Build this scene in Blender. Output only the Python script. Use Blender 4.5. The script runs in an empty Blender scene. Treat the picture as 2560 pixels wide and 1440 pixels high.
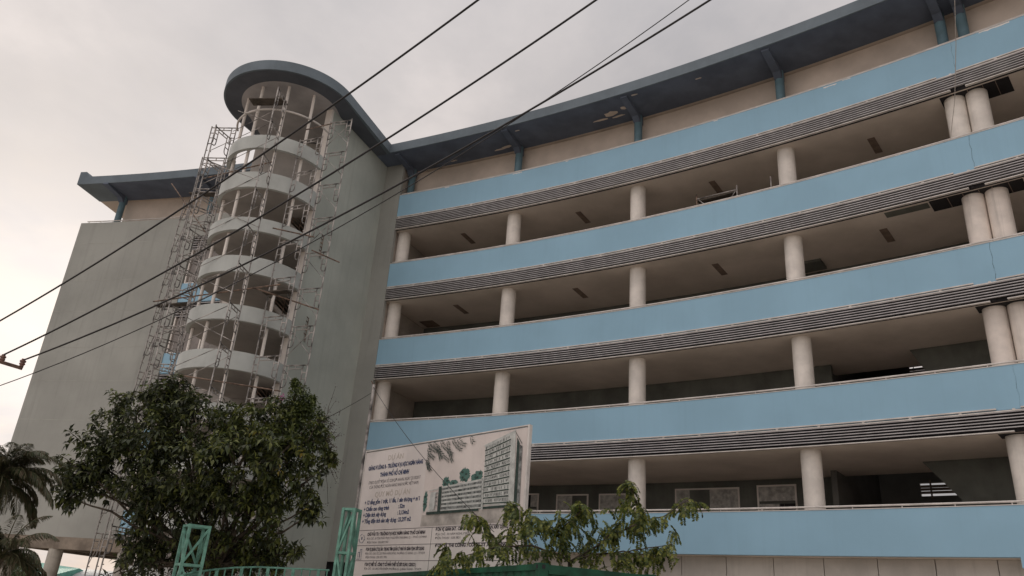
import bpy, math, random
import numpy as np
from mathutils import Vector, Matrix, Euler
random.seed(7); rng = np.random.default_rng(11)
scene = bpy.context.scene
COL = scene.collection

# ------------------------------------------------------------------ camera
FPX, PITCH, ROLL, CAMZ = 1947.76, math.radians(23.199), math.radians(4.2238), 1.6
_f = np.array([0, math.cos(PITCH), math.sin(PITCH)]); _r = np.array([1., 0, 0]); _u = np.cross(_r, _f)
_c, _s = math.cos(ROLL), math.sin(ROLL)
RIGHT, UP, FWD = _c*_r+_s*_u, -_s*_r+_c*_u, _f
cam = bpy.data.cameras.new('camera'); camo = bpy.data.objects.new('camera', cam); COL.objects.link(camo)
cam.sensor_width = 36; cam.lens = FPX/2560*36; cam.clip_start = 0.1; cam.clip_end = 3000
M = Matrix(((RIGHT[0], UP[0], -FWD[0], 0), (RIGHT[1], UP[1], -FWD[1], 0), (RIGHT[2], UP[2], -FWD[2], CAMZ), (0, 0, 0, 1)))
camo.matrix_world = M
scene.camera = camo

def ray(x, y):
    return RIGHT*((x-1280)/FPX) + UP*((720-y)/FPX) + FWD
def at(x, y, Y):
    d = ray(x, y); t = Y/d[1]
    return np.array([d[0]*t, Y, CAMZ+d[2]*t])

# ------------------------------------------------------------------ light
SUN_EL, SUN_AZ = math.radians(15), math.radians(-33)
scene.view_settings.view_transform = 'Standard'; scene.view_settings.look = 'None'
scene.view_settings.exposure = 0.0; scene.view_settings.gamma = 1.0
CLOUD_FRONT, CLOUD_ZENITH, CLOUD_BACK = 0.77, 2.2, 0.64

class NT:
    def __init__(s, tree): s.t = tree; s.n = tree.nodes; s.l = tree.links
    def new(s, typ, **kw):
        n = s.n.new(typ)
        for k, v in kw.items(): setattr(n, k, v)
        return n
    def link(s, a, b): s.l.new(a, b)
    def math(s, op, a, b=None, c=None, clamp=False):
        n = s.new('ShaderNodeMath', operation=op); n.use_clamp = clamp
        for i, v in enumerate((a, b, c)):
            if v is None: continue
            if hasattr(v, 'links'): s.link(v, n.inputs[i])
            else: n.inputs[i].default_value = v
        return n.outputs[0]
    def noise(s, vec, scale, detail=4, rough=.55, lac=2.0, dist=0.0):
        n = s.new('ShaderNodeTexNoise'); n.inputs['Scale'].default_value = scale; n.inputs['Detail'].default_value = detail
        n.inputs['Roughness'].default_value = rough; n.inputs['Distortion'].default_value = dist
        if vec is not None: s.link(vec, n.inputs['Vector'])
        return n.outputs['Fac']
    def ramp(s, fac, stops):
        n = s.new('ShaderNodeValToRGB'); cr = n.color_ramp
        while len(cr.elements) < len(stops): cr.elements.new(.5)
        for e, (p, c) in zip(cr.elements, stops): e.position = p; e.color = (*c, 1) if len(c) == 3 else c
        s.link(fac, n.inputs[0]); return n.outputs[0]
    def mix(s, fac, a, b, mode='MIX'):
        n = s.new('ShaderNodeMix', data_type='RGBA', blend_type=mode)
        for sock, v in ((n.inputs['Factor'], fac), (n.inputs['A'], a), (n.inputs['B'], b)):
            pass
        ins = [i for i in n.inputs if i.enabled or True]
        F = n.inputs[0]; A = n.inputs[6]; B = n.inputs[7]
        for sock, v in ((F, fac), (A, a), (B, b)):
            if hasattr(v, 'links'): s.link(v, sock)
            else: sock.default_value = v if not isinstance(v, tuple) else ((*v, 1) if len(v) == 3 else v)
        return n.outputs[2]
    def mapping(s, vec, scale=(1, 1, 1), loc=(0, 0, 0), rot=(0, 0, 0)):
        n = s.new('ShaderNodeMapping'); n.inputs['Scale'].default_value = scale; n.inputs['Location'].default_value = loc
        n.inputs['Rotation'].default_value = rot
        s.link(vec, n.inputs['Vector']); return n.outputs[0]

world = bpy.data.worlds.new('World'); scene.world = world; world.use_nodes = True
w = NT(world.node_tree); w.n.clear()
wo = w.new('ShaderNodeOutputWorld')
tc = w.new('ShaderNodeTexCoord').outputs['Generated']
sep = w.new('ShaderNodeSeparateXYZ'); w.link(tc, sep.inputs[0])
zc = w.math('MAXIMUM', sep.outputs[2], 0.0)
den = w.math('ADD', zc, 0.22)
px_ = w.math('DIVIDE', sep.outputs[0], den); py_ = w.math('DIVIDE', sep.outputs[1], den)
cmb = w.new('ShaderNodeCombineXYZ'); w.link(px_, cmb.inputs[0]); w.link(py_, cmb.inputs[1]); cmb.inputs[2].default_value = 3.7
SKYLOC = (41.0, 2.0, 0.0)
n1 = w.noise(w.mapping(cmb.outputs[0], loc=SKYLOC), 1.35, 12, .57, dist=.18)
n2 = w.noise(w.mapping(cmb.outputs[0], loc=(4.2, 1.3, 0)), .55, 3, .5)
nn = w.math('ADD', w.math('MULTIPLY', n1, .62), w.math('MULTIPLY', n2, .38))
cloud = w.ramp(nn, [(.39, (.50, .48, .49)), (.47, (.63, .59, .585)), (.525, (.78, .715, .695)), (.59, (.95, .86, .835))])
# glow of the hidden sun low on the left
sd = (math.sin(SUN_AZ)*math.cos(SUN_EL), math.cos(SUN_AZ)*math.cos(SUN_EL), math.sin(SUN_EL))
dot = w.new('ShaderNodeVectorMath', operation='DOT_PRODUCT'); w.link(tc, dot.inputs[0]); dot.inputs[1].default_value = sd
dp = w.math('MAXIMUM', dot.outputs['Value'], 0.0)
glow = w.math('MULTIPLY', w.math('POWER', dp, 8.0), .27)
glow2 = w.math('MULTIPLY', w.math('POWER', dp, 60.0), .20)
gl = w.math('ADD', glow, glow2)
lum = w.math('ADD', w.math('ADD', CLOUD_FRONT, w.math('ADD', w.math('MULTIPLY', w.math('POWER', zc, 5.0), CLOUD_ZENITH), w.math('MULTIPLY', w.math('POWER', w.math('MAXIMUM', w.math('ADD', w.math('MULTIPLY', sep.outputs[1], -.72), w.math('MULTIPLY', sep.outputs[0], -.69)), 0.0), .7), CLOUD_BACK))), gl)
# below the horizon the dome is dim
lum = w.math('MULTIPLY', lum, w.math('ADD', w.math('MULTIPLY', w.math('GREATER_THAN', sep.outputs[2], -0.02), .8), .2))
cloudc = w.mix(w.math('MULTIPLY', gl, 1.3, clamp=True), cloud, (1.0, .925, .885))
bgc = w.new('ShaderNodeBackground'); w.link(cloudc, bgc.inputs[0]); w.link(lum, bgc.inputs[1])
sky = w.new('ShaderNodeTexSky', sky_type='NISHITA'); sky.sun_disc = False; sky.sun_elevation = SUN_EL; sky.sun_rotation = SUN_AZ
sky.air_density = 1.4; sky.dust_density = 3.0
bgs = w.new('ShaderNodeBackground'); w.link(sky.outputs[0], bgs.inputs[0]); bgs.inputs[1].default_value = 0.05
mx = w.new('ShaderNodeMixShader')
thin = w.ramp(w.noise(w.mapping(cmb.outputs[0], loc=(9.1, 2.2, 0)), .9, 6, .6), [(.42, (1, 1, 1)), (.62, (.88, .88, .88))])
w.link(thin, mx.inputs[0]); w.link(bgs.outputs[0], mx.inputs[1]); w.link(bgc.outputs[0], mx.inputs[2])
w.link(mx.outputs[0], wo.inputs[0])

sl = bpy.data.lights.new('sun', 'SUN'); sl.energy = 0.8; sl.angle = math.radians(14); sl.color = (1, .9, .76)
so = bpy.data.objects.new('sun', sl); COL.objects.link(so)
so.rotation_euler = Vector(sd).to_track_quat('Z', 'Y').to_euler(); so.location = (-30, 60, 40)

# ------------------------------------------------------------------ materials
MATS = {}
def mat(name, col, rough=.7, var=.10, vscale=1.2, streak=0.0, bump=.0, bscale=30, metal=0.0, col2=None, spec=.3, speck=0.0):
    if name in MATS: return MATS[name]
    m = bpy.data.materials.new(name); m.use_nodes = True; k = NT(m.node_tree); k.n.clear()
    o = k.new('ShaderNodeOutputMaterial'); b = k.new('ShaderNodeBsdfPrincipled'); k.link(b.outputs[0], o.inputs[0])
    b.inputs['Roughness'].default_value = rough; b.inputs['Metallic'].default_value = metal
    b.inputs['Specular IOR Level'].default_value = spec
    oc = k.new('ShaderNodeTexCoord').outputs['Object']
    n = k.noise(oc, vscale, 6, .6)
    c2 = col2 if col2 else tuple(max(0, c*(1-2.4*var)) for c in col)
    c = k.ramp(n, [(.38, c2), (.62, tuple(min(1, x*(1+var*.5)) for x in col))])
    if streak:
        sn = k.noise(k.mapping(oc, scale=(2.6, 2.6, .12)), 2.0, 5, .65)
        sf = k.ramp(sn, [(.52, (0, 0, 0)), (.74, (streak,)*3)])
        c = k.mix(sf, c, tuple(x*.42 for x in col))
    if speck:
        sn = k.noise(oc, 55, 2, .5); sf = k.ramp(sn, [(.60, (0, 0, 0)), (.70, (speck,)*3)])
        c = k.mix(sf, c, tuple(x*.35 for x in col))
    k.link(c, b.inputs['Base Color'])
    rn = k.math('MULTIPLY_ADD', k.noise(oc, vscale*5, 3), .25, rough-.12, clamp=True); k.link(rn, b.inputs['Roughness'])
    if bump:
        bp = k.new('ShaderNodeBump'); bp.inputs['Strength'].default_value = bump; bp.inputs['Distance'].default_value = .01
        k.link(k.noise(oc, bscale, 4), bp.inputs['Height']); k.link(bp.outputs[0], b.inputs['Normal'])
    MATS[name] = m; return m
def leafmat(name, cols, trans=.25):
    m = bpy.data.materials.new(name); m.use_nodes = True; k = NT(m.node_tree); k.n.clear()
    o = k.new('ShaderNodeOutputMaterial'); b = k.new('ShaderNodeBsdfPrincipled'); t = k.new('ShaderNodeBsdfTranslucent'); mx = k.new('ShaderNodeMixShader')
    g = k.new('ShaderNodeNewGeometry').outputs['Random Per Island']
    st = [((i+.0)/(len(cols)), c) for i, (c) in enumerate(cols)]
    n = k.new('ShaderNodeValToRGB'); cr = n.color_ramp; cr.interpolation = 'LINEAR'
    while len(cr.elements) < len(st): cr.elements.new(.5)
    for e, (p, c) in zip(cr.elements, st): e.position = p; e.color = (*c, 1)
    k.link(g, n.inputs[0])
    k.link(n.outputs[0], b.inputs['Base Color']); k.link(n.outputs[0], t.inputs[0])
    b.inputs['Roughness'].default_value = .48; b.inputs['Specular IOR Level'].default_value = .35
    mx.inputs[0].default_value = trans; k.link(b.outputs[0], mx.inputs[1]); k.link(t.outputs[0], mx.inputs[2]); k.link(mx.outputs[0], o.inputs[0])
    MATS[name] = m; return m

BLUE = mat('blue_paint', (.292, .478, .608), .75, .03, .35, streak=.07, bump=.06, bscale=60)
WHITE = mat('white_paint', (.80, .74, .68), .7, .05, .8, bump=.05, bscale=50)
COLW = mat('column_paint', (.79, .735, .67), .6, .07, 1.6, streak=.22, bump=.05, bscale=40)
COLSTAIN = mat('stained_column_paint', (.80, .72, .65), .6, .07, 1.3, streak=.55, bump=.05, bscale=40)
WALL = mat('wall_paint', (.355, .358, .328), .85, .07, .22, streak=.22, bump=.10, bscale=90)
WALLG = mat('green_grey_wall_paint', (.45, .475, .43), .85, .07, .3, streak=.2, bump=.10, bscale=90)
BAND = mat('band_paint', (.495, .515, .49), .8, .05, .8, streak=.08, bump=.06, bscale=60)
CEIL = mat('ceiling_paint', (.70, .62, .55), .9, .10, .45, col2=(.60, .53, .465), speck=.10)
TAN = mat('tan_ceiling_paint', (.70, .60, .515), .9, .09, .4)
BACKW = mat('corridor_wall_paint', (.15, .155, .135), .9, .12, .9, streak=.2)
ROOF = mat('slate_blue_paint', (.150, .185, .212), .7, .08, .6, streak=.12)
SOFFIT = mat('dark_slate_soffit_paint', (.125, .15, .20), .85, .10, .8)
TEAL = mat('teal_column_paint', (.13, .215, .255), .55, .10, 1.5)
SLAT = mat('slat_metal', (.46, .44, .44), .45, .08, 3, metal=.2)
RAIL = mat('rail_metal', (.66, .62, .58), .45, .08, 3)
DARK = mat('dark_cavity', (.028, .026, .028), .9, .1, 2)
SLOT = mat('brown_slot', (.25, .185, .145), .7, .1, 4)
GROUNDW = mat('ground_wall_concrete', (.56, .52, .47), .85, .08, .7, streak=.25, bump=.1)
BEAM = mat('brown_concrete', (.27, .225, .18), .9, .16, 1.5, streak=.4, bump=.2)
CONC = mat('pale_concrete', (.42, .39, .34), .9, .12, 1.2, streak=.3, bump=.15)
GLASS = mat('dusty_pane', (.21, .18, .16), .25, .15, .8, spec=.5)
PANEW = mat('frosted_pane', (.52, .50, .46), .4, .18, 5, speck=.3)
STEEL = mat('scaffold_steel', (.43, .40, .375), .5, .34, 2.2, metal=.25, speck=.4)
STEELR = mat('rusty_steel', (.23, .16, .12), .75, .3, 6, speck=.4)
PLANK = mat('plank_wood', (.10, .085, .07), .9, .2, 4)
MINT = mat('mint_paint', (.15, .33, .26), .5, .15, 5, speck=.35)
CONTG = mat('container_green', (.012, .078, .043), .5, .2, 2.5, streak=.35, speck=.3)
CABLE = mat('cable_black', (.022, .02, .02), .5, .1, 10)
RUST = mat('crossarm_brown', (.11, .065, .045), .7, .2, 6)
PORC = mat('insulator_brown', (.16, .075, .05), .3, .1, 6, spec=.5)
BBW = mat('banner_vinyl', (.70, .645, .61), .6, .05, .7, streak=.10)
BBSKY = mat('banner_sky', (.67, .60, .56), .6, .05, .7, streak=.12)
INKB = mat('blue_ink', (.035, .055, .13), .6, .12, 6)
INKD = mat('dark_ink', (.06, .05, .06), .6, .12, 6)
INKF = mat('faded_ink', (.55, .49, .43), .6, .08, 6)
ARTD = mat('print_dark_green', (.035, .06, .05), .6, .15, 8)
ARTG = mat('print_green', (.045, .115, .095), .6, .3, 6, col2=(.09, .17, .145))
ARTL = mat('print_pale', (.52, .53, .50), .6, .1, 6)
ARTM = mat('print_grey', (.25, .26, .25), .6, .3, 9)
ARTR = mat('print_road', (.46, .42, .38), .6, .15, 3)
GRND = mat('asphalt', (.40, .36, .31), .95, .15, .5, bump=.2)
YARD = mat('yard_concrete', (.52, .465, .40), .95, .12, .6, bump=.2)
BARK = mat('bark', (.10, .08, .06), .95, .25, 8, bump=.5)
BARKG = mat('green_bark', (.12, .115, .06), .9, .2, 8, bump=.3)
TEALR = mat('teal_sheet', (.10, .33, .27), .5, .1, 2)
SHEDW = mat('shed_white', (.7, .68, .64), .7, .1, 1)
LEAF1 = leafmat('leaf_dark', [(.018, .022, .014), (.034, .044, .022), (.055, .072, .030), (.024, .031, .018), (.08, .10, .034), (.048, .05, .03), (.11, .125, .036)], .24)
LEAF1B = leafmat('leaf_fresh', [(.035, .05, .02), (.07, .095, .028), (.115, .14, .036), (.045, .06, .024), (.15, .165, .04)], .32)
LEAF2 = leafmat('leaf_pinnate', [(.03, .045, .017), (.07, .10, .027), (.12, .155, .036), (.04, .06, .022), (.16, .19, .04), (.23, .24, .055)], .42)
LEAFY = leafmat('leaf_yellow', [(.20, .17, .03), (.24, .18, .04), (.14, .15, .035)], .4)
LEAFP = leafmat('leaf_palm', [(.035, .05, .022), (.055, .07, .03), (.075, .08, .036), (.11, .085, .05)], .35)
LEAFT = leafmat('leaf_dry_twig', [(.10, .07, .07), (.07, .06, .05), (.13, .09, .09)], .2)
PINK = leafmat('petal_pink', [(.6, .15, .4), (.5, .12, .35)], .4)

# ------------------------------------------------------------------ mesh helpers
CX, CY, RAD = -39.268, -39.679, 79.028
ZT, ZB, ZL, H = 5.145, 3.958, 3.371, 3.6
def arc(r, a, z=0.0):
    t = math.radians(a); return (CX+r*math.cos(t), CY+r*math.sin(t), z)
class MB:
    def __init__(s): s.v = []; s.f = []
    def add(s, vs, fs):
        o = len(s.v); s.v += [tuple(map(float, p)) for p in vs]; s.f += [tuple(i+o for i in f) for f in fs]; return s
    def box8(s, p):  # p: 4 bottom ccw + 4 top
        return s.add(p, [(3, 2, 1, 0), (4, 5, 6, 7), (0, 1, 5, 4), (1, 2, 6, 5), (2, 3, 7, 6), (3, 0, 4, 7)])
    def box(s, x0, x1, y0, y1, z0, z1):
        return s.box8([(x0, y0, z0), (x1, y0, z0), (x1, y1, z0), (x0, y1, z0), (x0, y0, z1), (x1, y0, z1), (x1, y1, z1), (x0, y1, z1)])
    def bar(s, a, b, wd, hd, up=(0, 0, 1)):  # rectangular bar from a to b
        a, b = Vector(a), Vector(b); d = (b-a).normalized(); u = Vector(up)
        if abs(d.dot(u)) > .98: u = Vector((1, 0, 0))
        x = d.cross(u).normalized(); y = x.cross(d).normalized()
        q = [a-x*wd/2-y*hd/2, a+x*wd/2-y*hd/2, a+x*wd/2+y*hd/2, a-x*wd/2+y*hd/2]
        return s.box8([*q, *[p+(b-a) for p in q]])
    def tube(s, pts, r, n=8, r1=None, caps=True):
        pts = [Vector(p) for p in pts]; m = len(pts); rings = []
        prev = None
        for i, p in enumerate(pts):
            d = (pts[min(i+1, m-1)]-pts[max(i-1, 0)]).normalized()
            if prev is None:
                u = Vector((0, 0, 1)) if abs(d.z) < .9 else Vector((1, 0, 0))
                x = d.cross(u).normalized()
            else:
                x = (prev-d*prev.dot(d)); x = x.normalized() if x.length > 1e-6 else d.orthogonal().normalized()
            prev = x; y = d.cross(x)
            rr = r if r1 is None else r+(r1-r)*i/(m-1)
            rings.append([p+x*(rr*math.cos(2*math.pi*k/n))+y*(rr*math.sin(2*math.pi*k/n)) for k in range(n)])
        vs = [q for g in rings for q in g]; fs = []
        for i in range(m-1):
            for k in range(n):
                fs.append((i*n+k, i*n+(k+1) % n, (i+1)*n+(k+1) % n, (i+1)*n+k))
        if caps: fs += [tuple(range(n-1, -1, -1)), tuple((m-1)*n+k for k in range(n))]
        return s.add(vs, fs)
    def prism(s, poly, z0, z1):
        n = len(poly)
        vs = [(x, y, z0) for x, y in poly]+[(x, y, z1) for x, y in poly]
        fs = [tuple(range(n-1, -1, -1)), tuple(range(n, 2*n))]+[(i, (i+1) % n, n+(i+1) % n, n+i) for i in range(n)]
        return s.add(vs, fs)
    def arcbox(s, r0, r1, z0, z1, a0, a1, step=.55, z0b=None, z1b=None):
        """box swept along the building's arc; z0b/z1b are heights at r1 when different"""
        z0b = z0 if z0b is None else z0b; z1b = z1 if z1b is None else z1b
        n = max(1, int(math.ceil(abs(a1-a0)/step))); vs = []; fs = []
        for i in range(n+1):
            a = a0+(a1-a0)*i/n
            vs += [arc(r0, a, z0), arc(r1, a, z0b), arc(r1, a, z1b), arc(r0, a, z1)]
        for i in range(n):
            b = 4*i
            for j in range(4): fs.append((b+j, b+4+j, b+4+(j+1) % 4, b+(j+1) % 4))
        fs += [(0, 1, 2, 3), (4*n+3, 4*n+2, 4*n+1, 4*n)]
        return s.add(vs, fs)
    def build(s, name, m, parent=None, smooth=False, label=None):
        me = bpy.data.meshes.new(name); me.from_pydata(s.v, [], s.f); me.validate()
        import bmesh
        bm = bmesh.new(); bm.from_mesh(me); bmesh.ops.recalc_face_normals(bm, faces=bm.faces); bm.to_mesh(me); bm.free()
        me.materials.append(m)
        if smooth:
            me.polygons.foreach_set('use_smooth', [True]*len(me.polygons))
            try: me.set_sharp_from_angle(angle=math.radians(40))
            except Exception: pass
        o = bpy.data.objects.new(name, me); COL.objects.link(o)
        if parent is not None: adopt(o, parent)
        if label: o['label'] = label
        return o
def wloc(p):
    t = Vector((0, 0, 0))
    while p is not None: t = t+p.location; p = p.parent
    return t
BASE = {}
def adopt(o, parent):
    o.parent = parent
    b = BASE.get(parent.name, None)
    if b is None: b = Vector((0, 0, 0))
    o.matrix_parent_inverse = Matrix.Translation(-b)
    BASE[o.name] = Vector((0, 0, 0))
def tag(o, label, cat, group=None, kind=None):
    if label: o['label'] = label
    if cat: o['category'] = cat
    if group: o['group'] = group
    if kind: o['kind'] = kind
    return o
def thing(name, loc, label, cat, group=None):
    o = bpy.data.objects.new(name, None); COL.objects.link(o); o.location = loc; o.empty_display_size = .3
    BASE[o.name] = Vector(loc)
    return tag(o, label, cat, group)

# ------------------------------------------------------------------ ground
g = MB().add([(-600, -300, 0), (600, -300, 0), (600, 900, 0), (-600, 900, 0)], [(0, 1, 2, 3)]).build('ground', GRND); g['kind'] = 'structure'
g = MB().add([(-30, 12, .004), (24, 12, .004), (24, 60, .004), (-30, 60, .004)], [(0, 1, 2, 3)]).build('yard_paving', YARD); g['kind'] = 'structure'

# ------------------------------------------------------------------ building
bld = thing('university_building', (-4, 33, 0), 'five storey curved building with sky blue balcony bands, white columns and a round stair tower', 'building')
A0, A1 = 38.0, 64.72       # right wing of the arc
AW, AE = 72.9, 78.05       # plain wall of the left wing
LO = -.42                  # the left wing stands a little further in
CPA = [64.612, 60.55, 56.49, 52.35, 48.47, 48.03, 43.95, 39.9]
for k in range(5):
    z0, z1 = ZB+H*k, ZT+H*k
    if k == 4: z0 -= .09; z1 -= .08
    if k == 0: z0 = 3.909
    mb = MB().arcbox(RAD, RAD+.16, z0, z1, A0, A1)
    if k == 0:
        mb.arcbox(RAD-.003, RAD+.2, 3.66, 3.909, A0, 48.72)
    p = mb.build('parapet', BLUE, bld)
    # pale coping line and handrail
    hz = z1+.105
    rl = MB()
    n = 60; pts = [arc(RAD+.09, A0+(A1-.05-A0)*i/n, hz) for i in range(n+1)]; rl.tube(pts, .028, 8)
    a = A1-.2
    while a > A0:
        rl.tube([arc(RAD+.09, a, z1-.02), arc(RAD+.09, a, hz)], .014, 6); a -= .93
    rl.build('handrail', RAIL, p, smooth=True)
    MB().arcbox(RAD-.012, RAD+.17, z1+.001, z1+.022, A0, A1).build('coping', RAIL, p)
    jm = MB(); jz = [z0+.05+random.uniform(-.004, .004)]
    for i in range(7):
        za = z0+.06+(z1-z0-.08)*i/7; zb = z0+.06+(z1-z0-.08)*(i+1)/7; da = 48.28+.012*math.sin(i*2.1+k); db = 48.28+.012*math.sin((i+1)*2.1+k)
        wv = (.002+.009*abs(math.sin(i*1.7+k*2.3)))*(1 if k in (2, 3) else .55)
        if k in (0, 1) and i not in (3, 4): wv = .002
        jm.box8([arc(RAD-.004, da, za), arc(RAD-.004, da-wv*.5, za), arc(RAD+.02, da-wv*.5, za), arc(RAD+.02, da, za), arc(RAD-.004, db, zb), arc(RAD-.004, db-wv*.5, zb), arc(RAD+.02, db-wv*.5, zb), arc(RAD+.02, db, zb)])
    jm.build('expansion_joint', DARK, p)
for (a_, dz, da_, hh) in ((60.32, -.03, .16, .07), (58.6, -.02, .05, .03), (51.0, -.06, .16, .05), (50.6, -.02, .1, .03), (54.0, -.015, .06, .03), (47.4, -.02, .3, .05), (62.9, -.02, .08, .03)):
    zt_ = ZT+H*4-.08+dz; n_ = 7
    top_ = [(a_+da_*(1-2*i/n_), zt_+.008) for i in range(n_+1)]; bot_ = [(a_-da_*(1-2*i/n_), zt_-hh*random.uniform(.3, 1)) for i in range(n_+1)]
    pl_ = top_+bot_; k_ = len(pl_)
    MB().add([arc(RAD-.003, q[0], q[1]) for q in pl_]+[arc(RAD+.002, q[0], q[1]) for q in pl_], [tuple(range(k_)), tuple(range(2*k_-1, k_-1, -1))]+[(i, (i+1) % k_, k_+(i+1) % k_, k_+i) for i in range(k_)]).build('peeled_patch', WHITE, p)
# louvre bands and floor slabs
for k in range(1, 5):
    zt, zb = ZB+H*k-(.09 if k == 4 else 0), ZL+H*k-(.1 if k == 4 else 0)
    lv = MB(); fr = MB(); bk = MB()
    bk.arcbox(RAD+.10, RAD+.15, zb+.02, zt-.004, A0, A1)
    ns = 6; pitch = (zt-zb-.10)/ns
    for i in range(ns):
        zc_ = zb+.075+pitch*(i+.5)
        lv.arcbox(RAD-.045, RAD-.012, zc_-.010, zc_+.016, A0, A1-.02); lv.arcbox(RAD-.0115, RAD+.05, zc_+.004, zc_+.014, A0, A1-.02)
    # rails: upper rail breaks off either side of the expansion joint
    fr.arcbox(RAD-.062, RAD-.012, zt+.012, zt+.048, 48.68, A1-.02); fr.arcbox(RAD-.062, RAD-.012, zt+.012, zt+.048, A0, 48.28)
    fr.arcbox(RAD-.055, RAD-.02, zt-.052, zt-.022, A0, A1-.02)
    fr.arcbox(RAD-.055, RAD+.04, zb, zb+.028, 48.45, A1-.02); fr.arcbox(RAD-.055, RAD+.04, zb, zb+.028, A0, 48.15)
    a = A1-.1
    while a > A0:
        fr.arcbox(RAD-.052, RAD-.018, zt-.022, zt+.012, a, a-.05); a -= .9
    L = lv.build('louvre_band', SLAT, bld)
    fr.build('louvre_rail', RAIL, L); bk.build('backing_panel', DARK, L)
    a = A1-.1
    while a > A0+3:
        MB().arcbox(RAD+.056, RAD+.099, zb+.03, zt-.03, a, a-.06).build('louvre_post', DARK, L); a -= .9
    sm = MB(); zc0 = ZL+H*k+(.02 if k < 4 else -.06)
    if k in (1, 2):
        sm.arcbox(RAD+.165, RAD+4.86, zc0, ZB+H*k+.04, A0, A1+.6, step=.8)
        sm.arcbox(RAD+4.861, RAD+10.5, zc0, ZB+H*k+.04, 52.56, A1+.6, step=.8); sm.arcbox(RAD+4.861, RAD+10.5, zc0, ZB+H*k+.04, A0, 48.79, step=.8)
    else: sm.arcbox(RAD+.165, RAD+10.5, zc0, ZB+H*k+.04, A0, A1+.6, step=.8)
    S = sm.build('floor_slab', CEIL, bld)
    # brown slots in the corridor ceiling, a pair of columns with opened ceiling beside them
    if k >= 3:
        for a in (62.70, 58.64, 54.52, 50.42, 46.3):
            MB().arcbox(RAD+1.30, RAD+2.36, zc0-.014, zc0-.004, a-.085, a+.085).build('ceiling_slot', SLOT, S)
    if k == 4:
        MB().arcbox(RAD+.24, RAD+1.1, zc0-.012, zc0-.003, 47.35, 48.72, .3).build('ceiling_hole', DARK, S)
        gm = MB()
        for a in (47.6, 47.85, 48.15, 48.45): gm.arcbox(RAD+.25, RAD+1.09, zc0-.022, zc0-.013, a, a+.015)
        gm.build('ceiling_grid', SLOT, S)
    if k == 3:
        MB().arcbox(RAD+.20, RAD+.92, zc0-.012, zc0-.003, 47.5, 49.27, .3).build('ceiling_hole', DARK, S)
        MB().arcbox(RAD+.25, RAD+.6, zc0-.016, zc0-.004, 49.3, 50.2).build('ceiling_patch', BACKW, S)
        MB().arcbox(RAD+2.7, RAD+3.5, zc0-.012, zc0-.003, 64.1, 64.6).build('ceiling_hole', SLOT, S)
        MB().arcbox(RAD+2.5, RAD+3.3, zc0-.10, zc0-.003, 52.1, 52.9).build('ceiling_patch', BACKW, S)
        gm = MB()
        for a in (47.75, 48.05, 48.3, 48.6, 48.9): gm.arcbox(RAD+.22, RAD+.91, zc0-.022, zc0-.013, a, a+.015)
        gm.build('ceiling_grid', SLOT, S)
    if k in (1, 2):
        MB().arcbox(RAD+.2, RAD+.75, zc0-.012, zc0-.003, 47.3, 48.75, .3).build('ceiling_hole', DARK, S)
MB().arcbox(RAD+.205, RAD+10.5, 3.90, 4.0, A0, A1+.6, step=.8).build('floor_slab', CEIL, bld)
# columns
for k in range(4):
    for i, a in enumerate(CPA):
        c = arc(RAD+.62, a); zt = ZL+H*(k+1)+(.03 if k < 3 else -.05)
        m_ = COLSTAIN if (i in (4, 5) and k in (1, 2)) else COLW
        MB().tube([(c[0], c[1], ZB+H*k+.05), (c[0], c[1], zt)], .30, 28).build('column', m_, bld, smooth=True, label='rust stained column beside its twin' if m_ is COLSTAIN else None)
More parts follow.
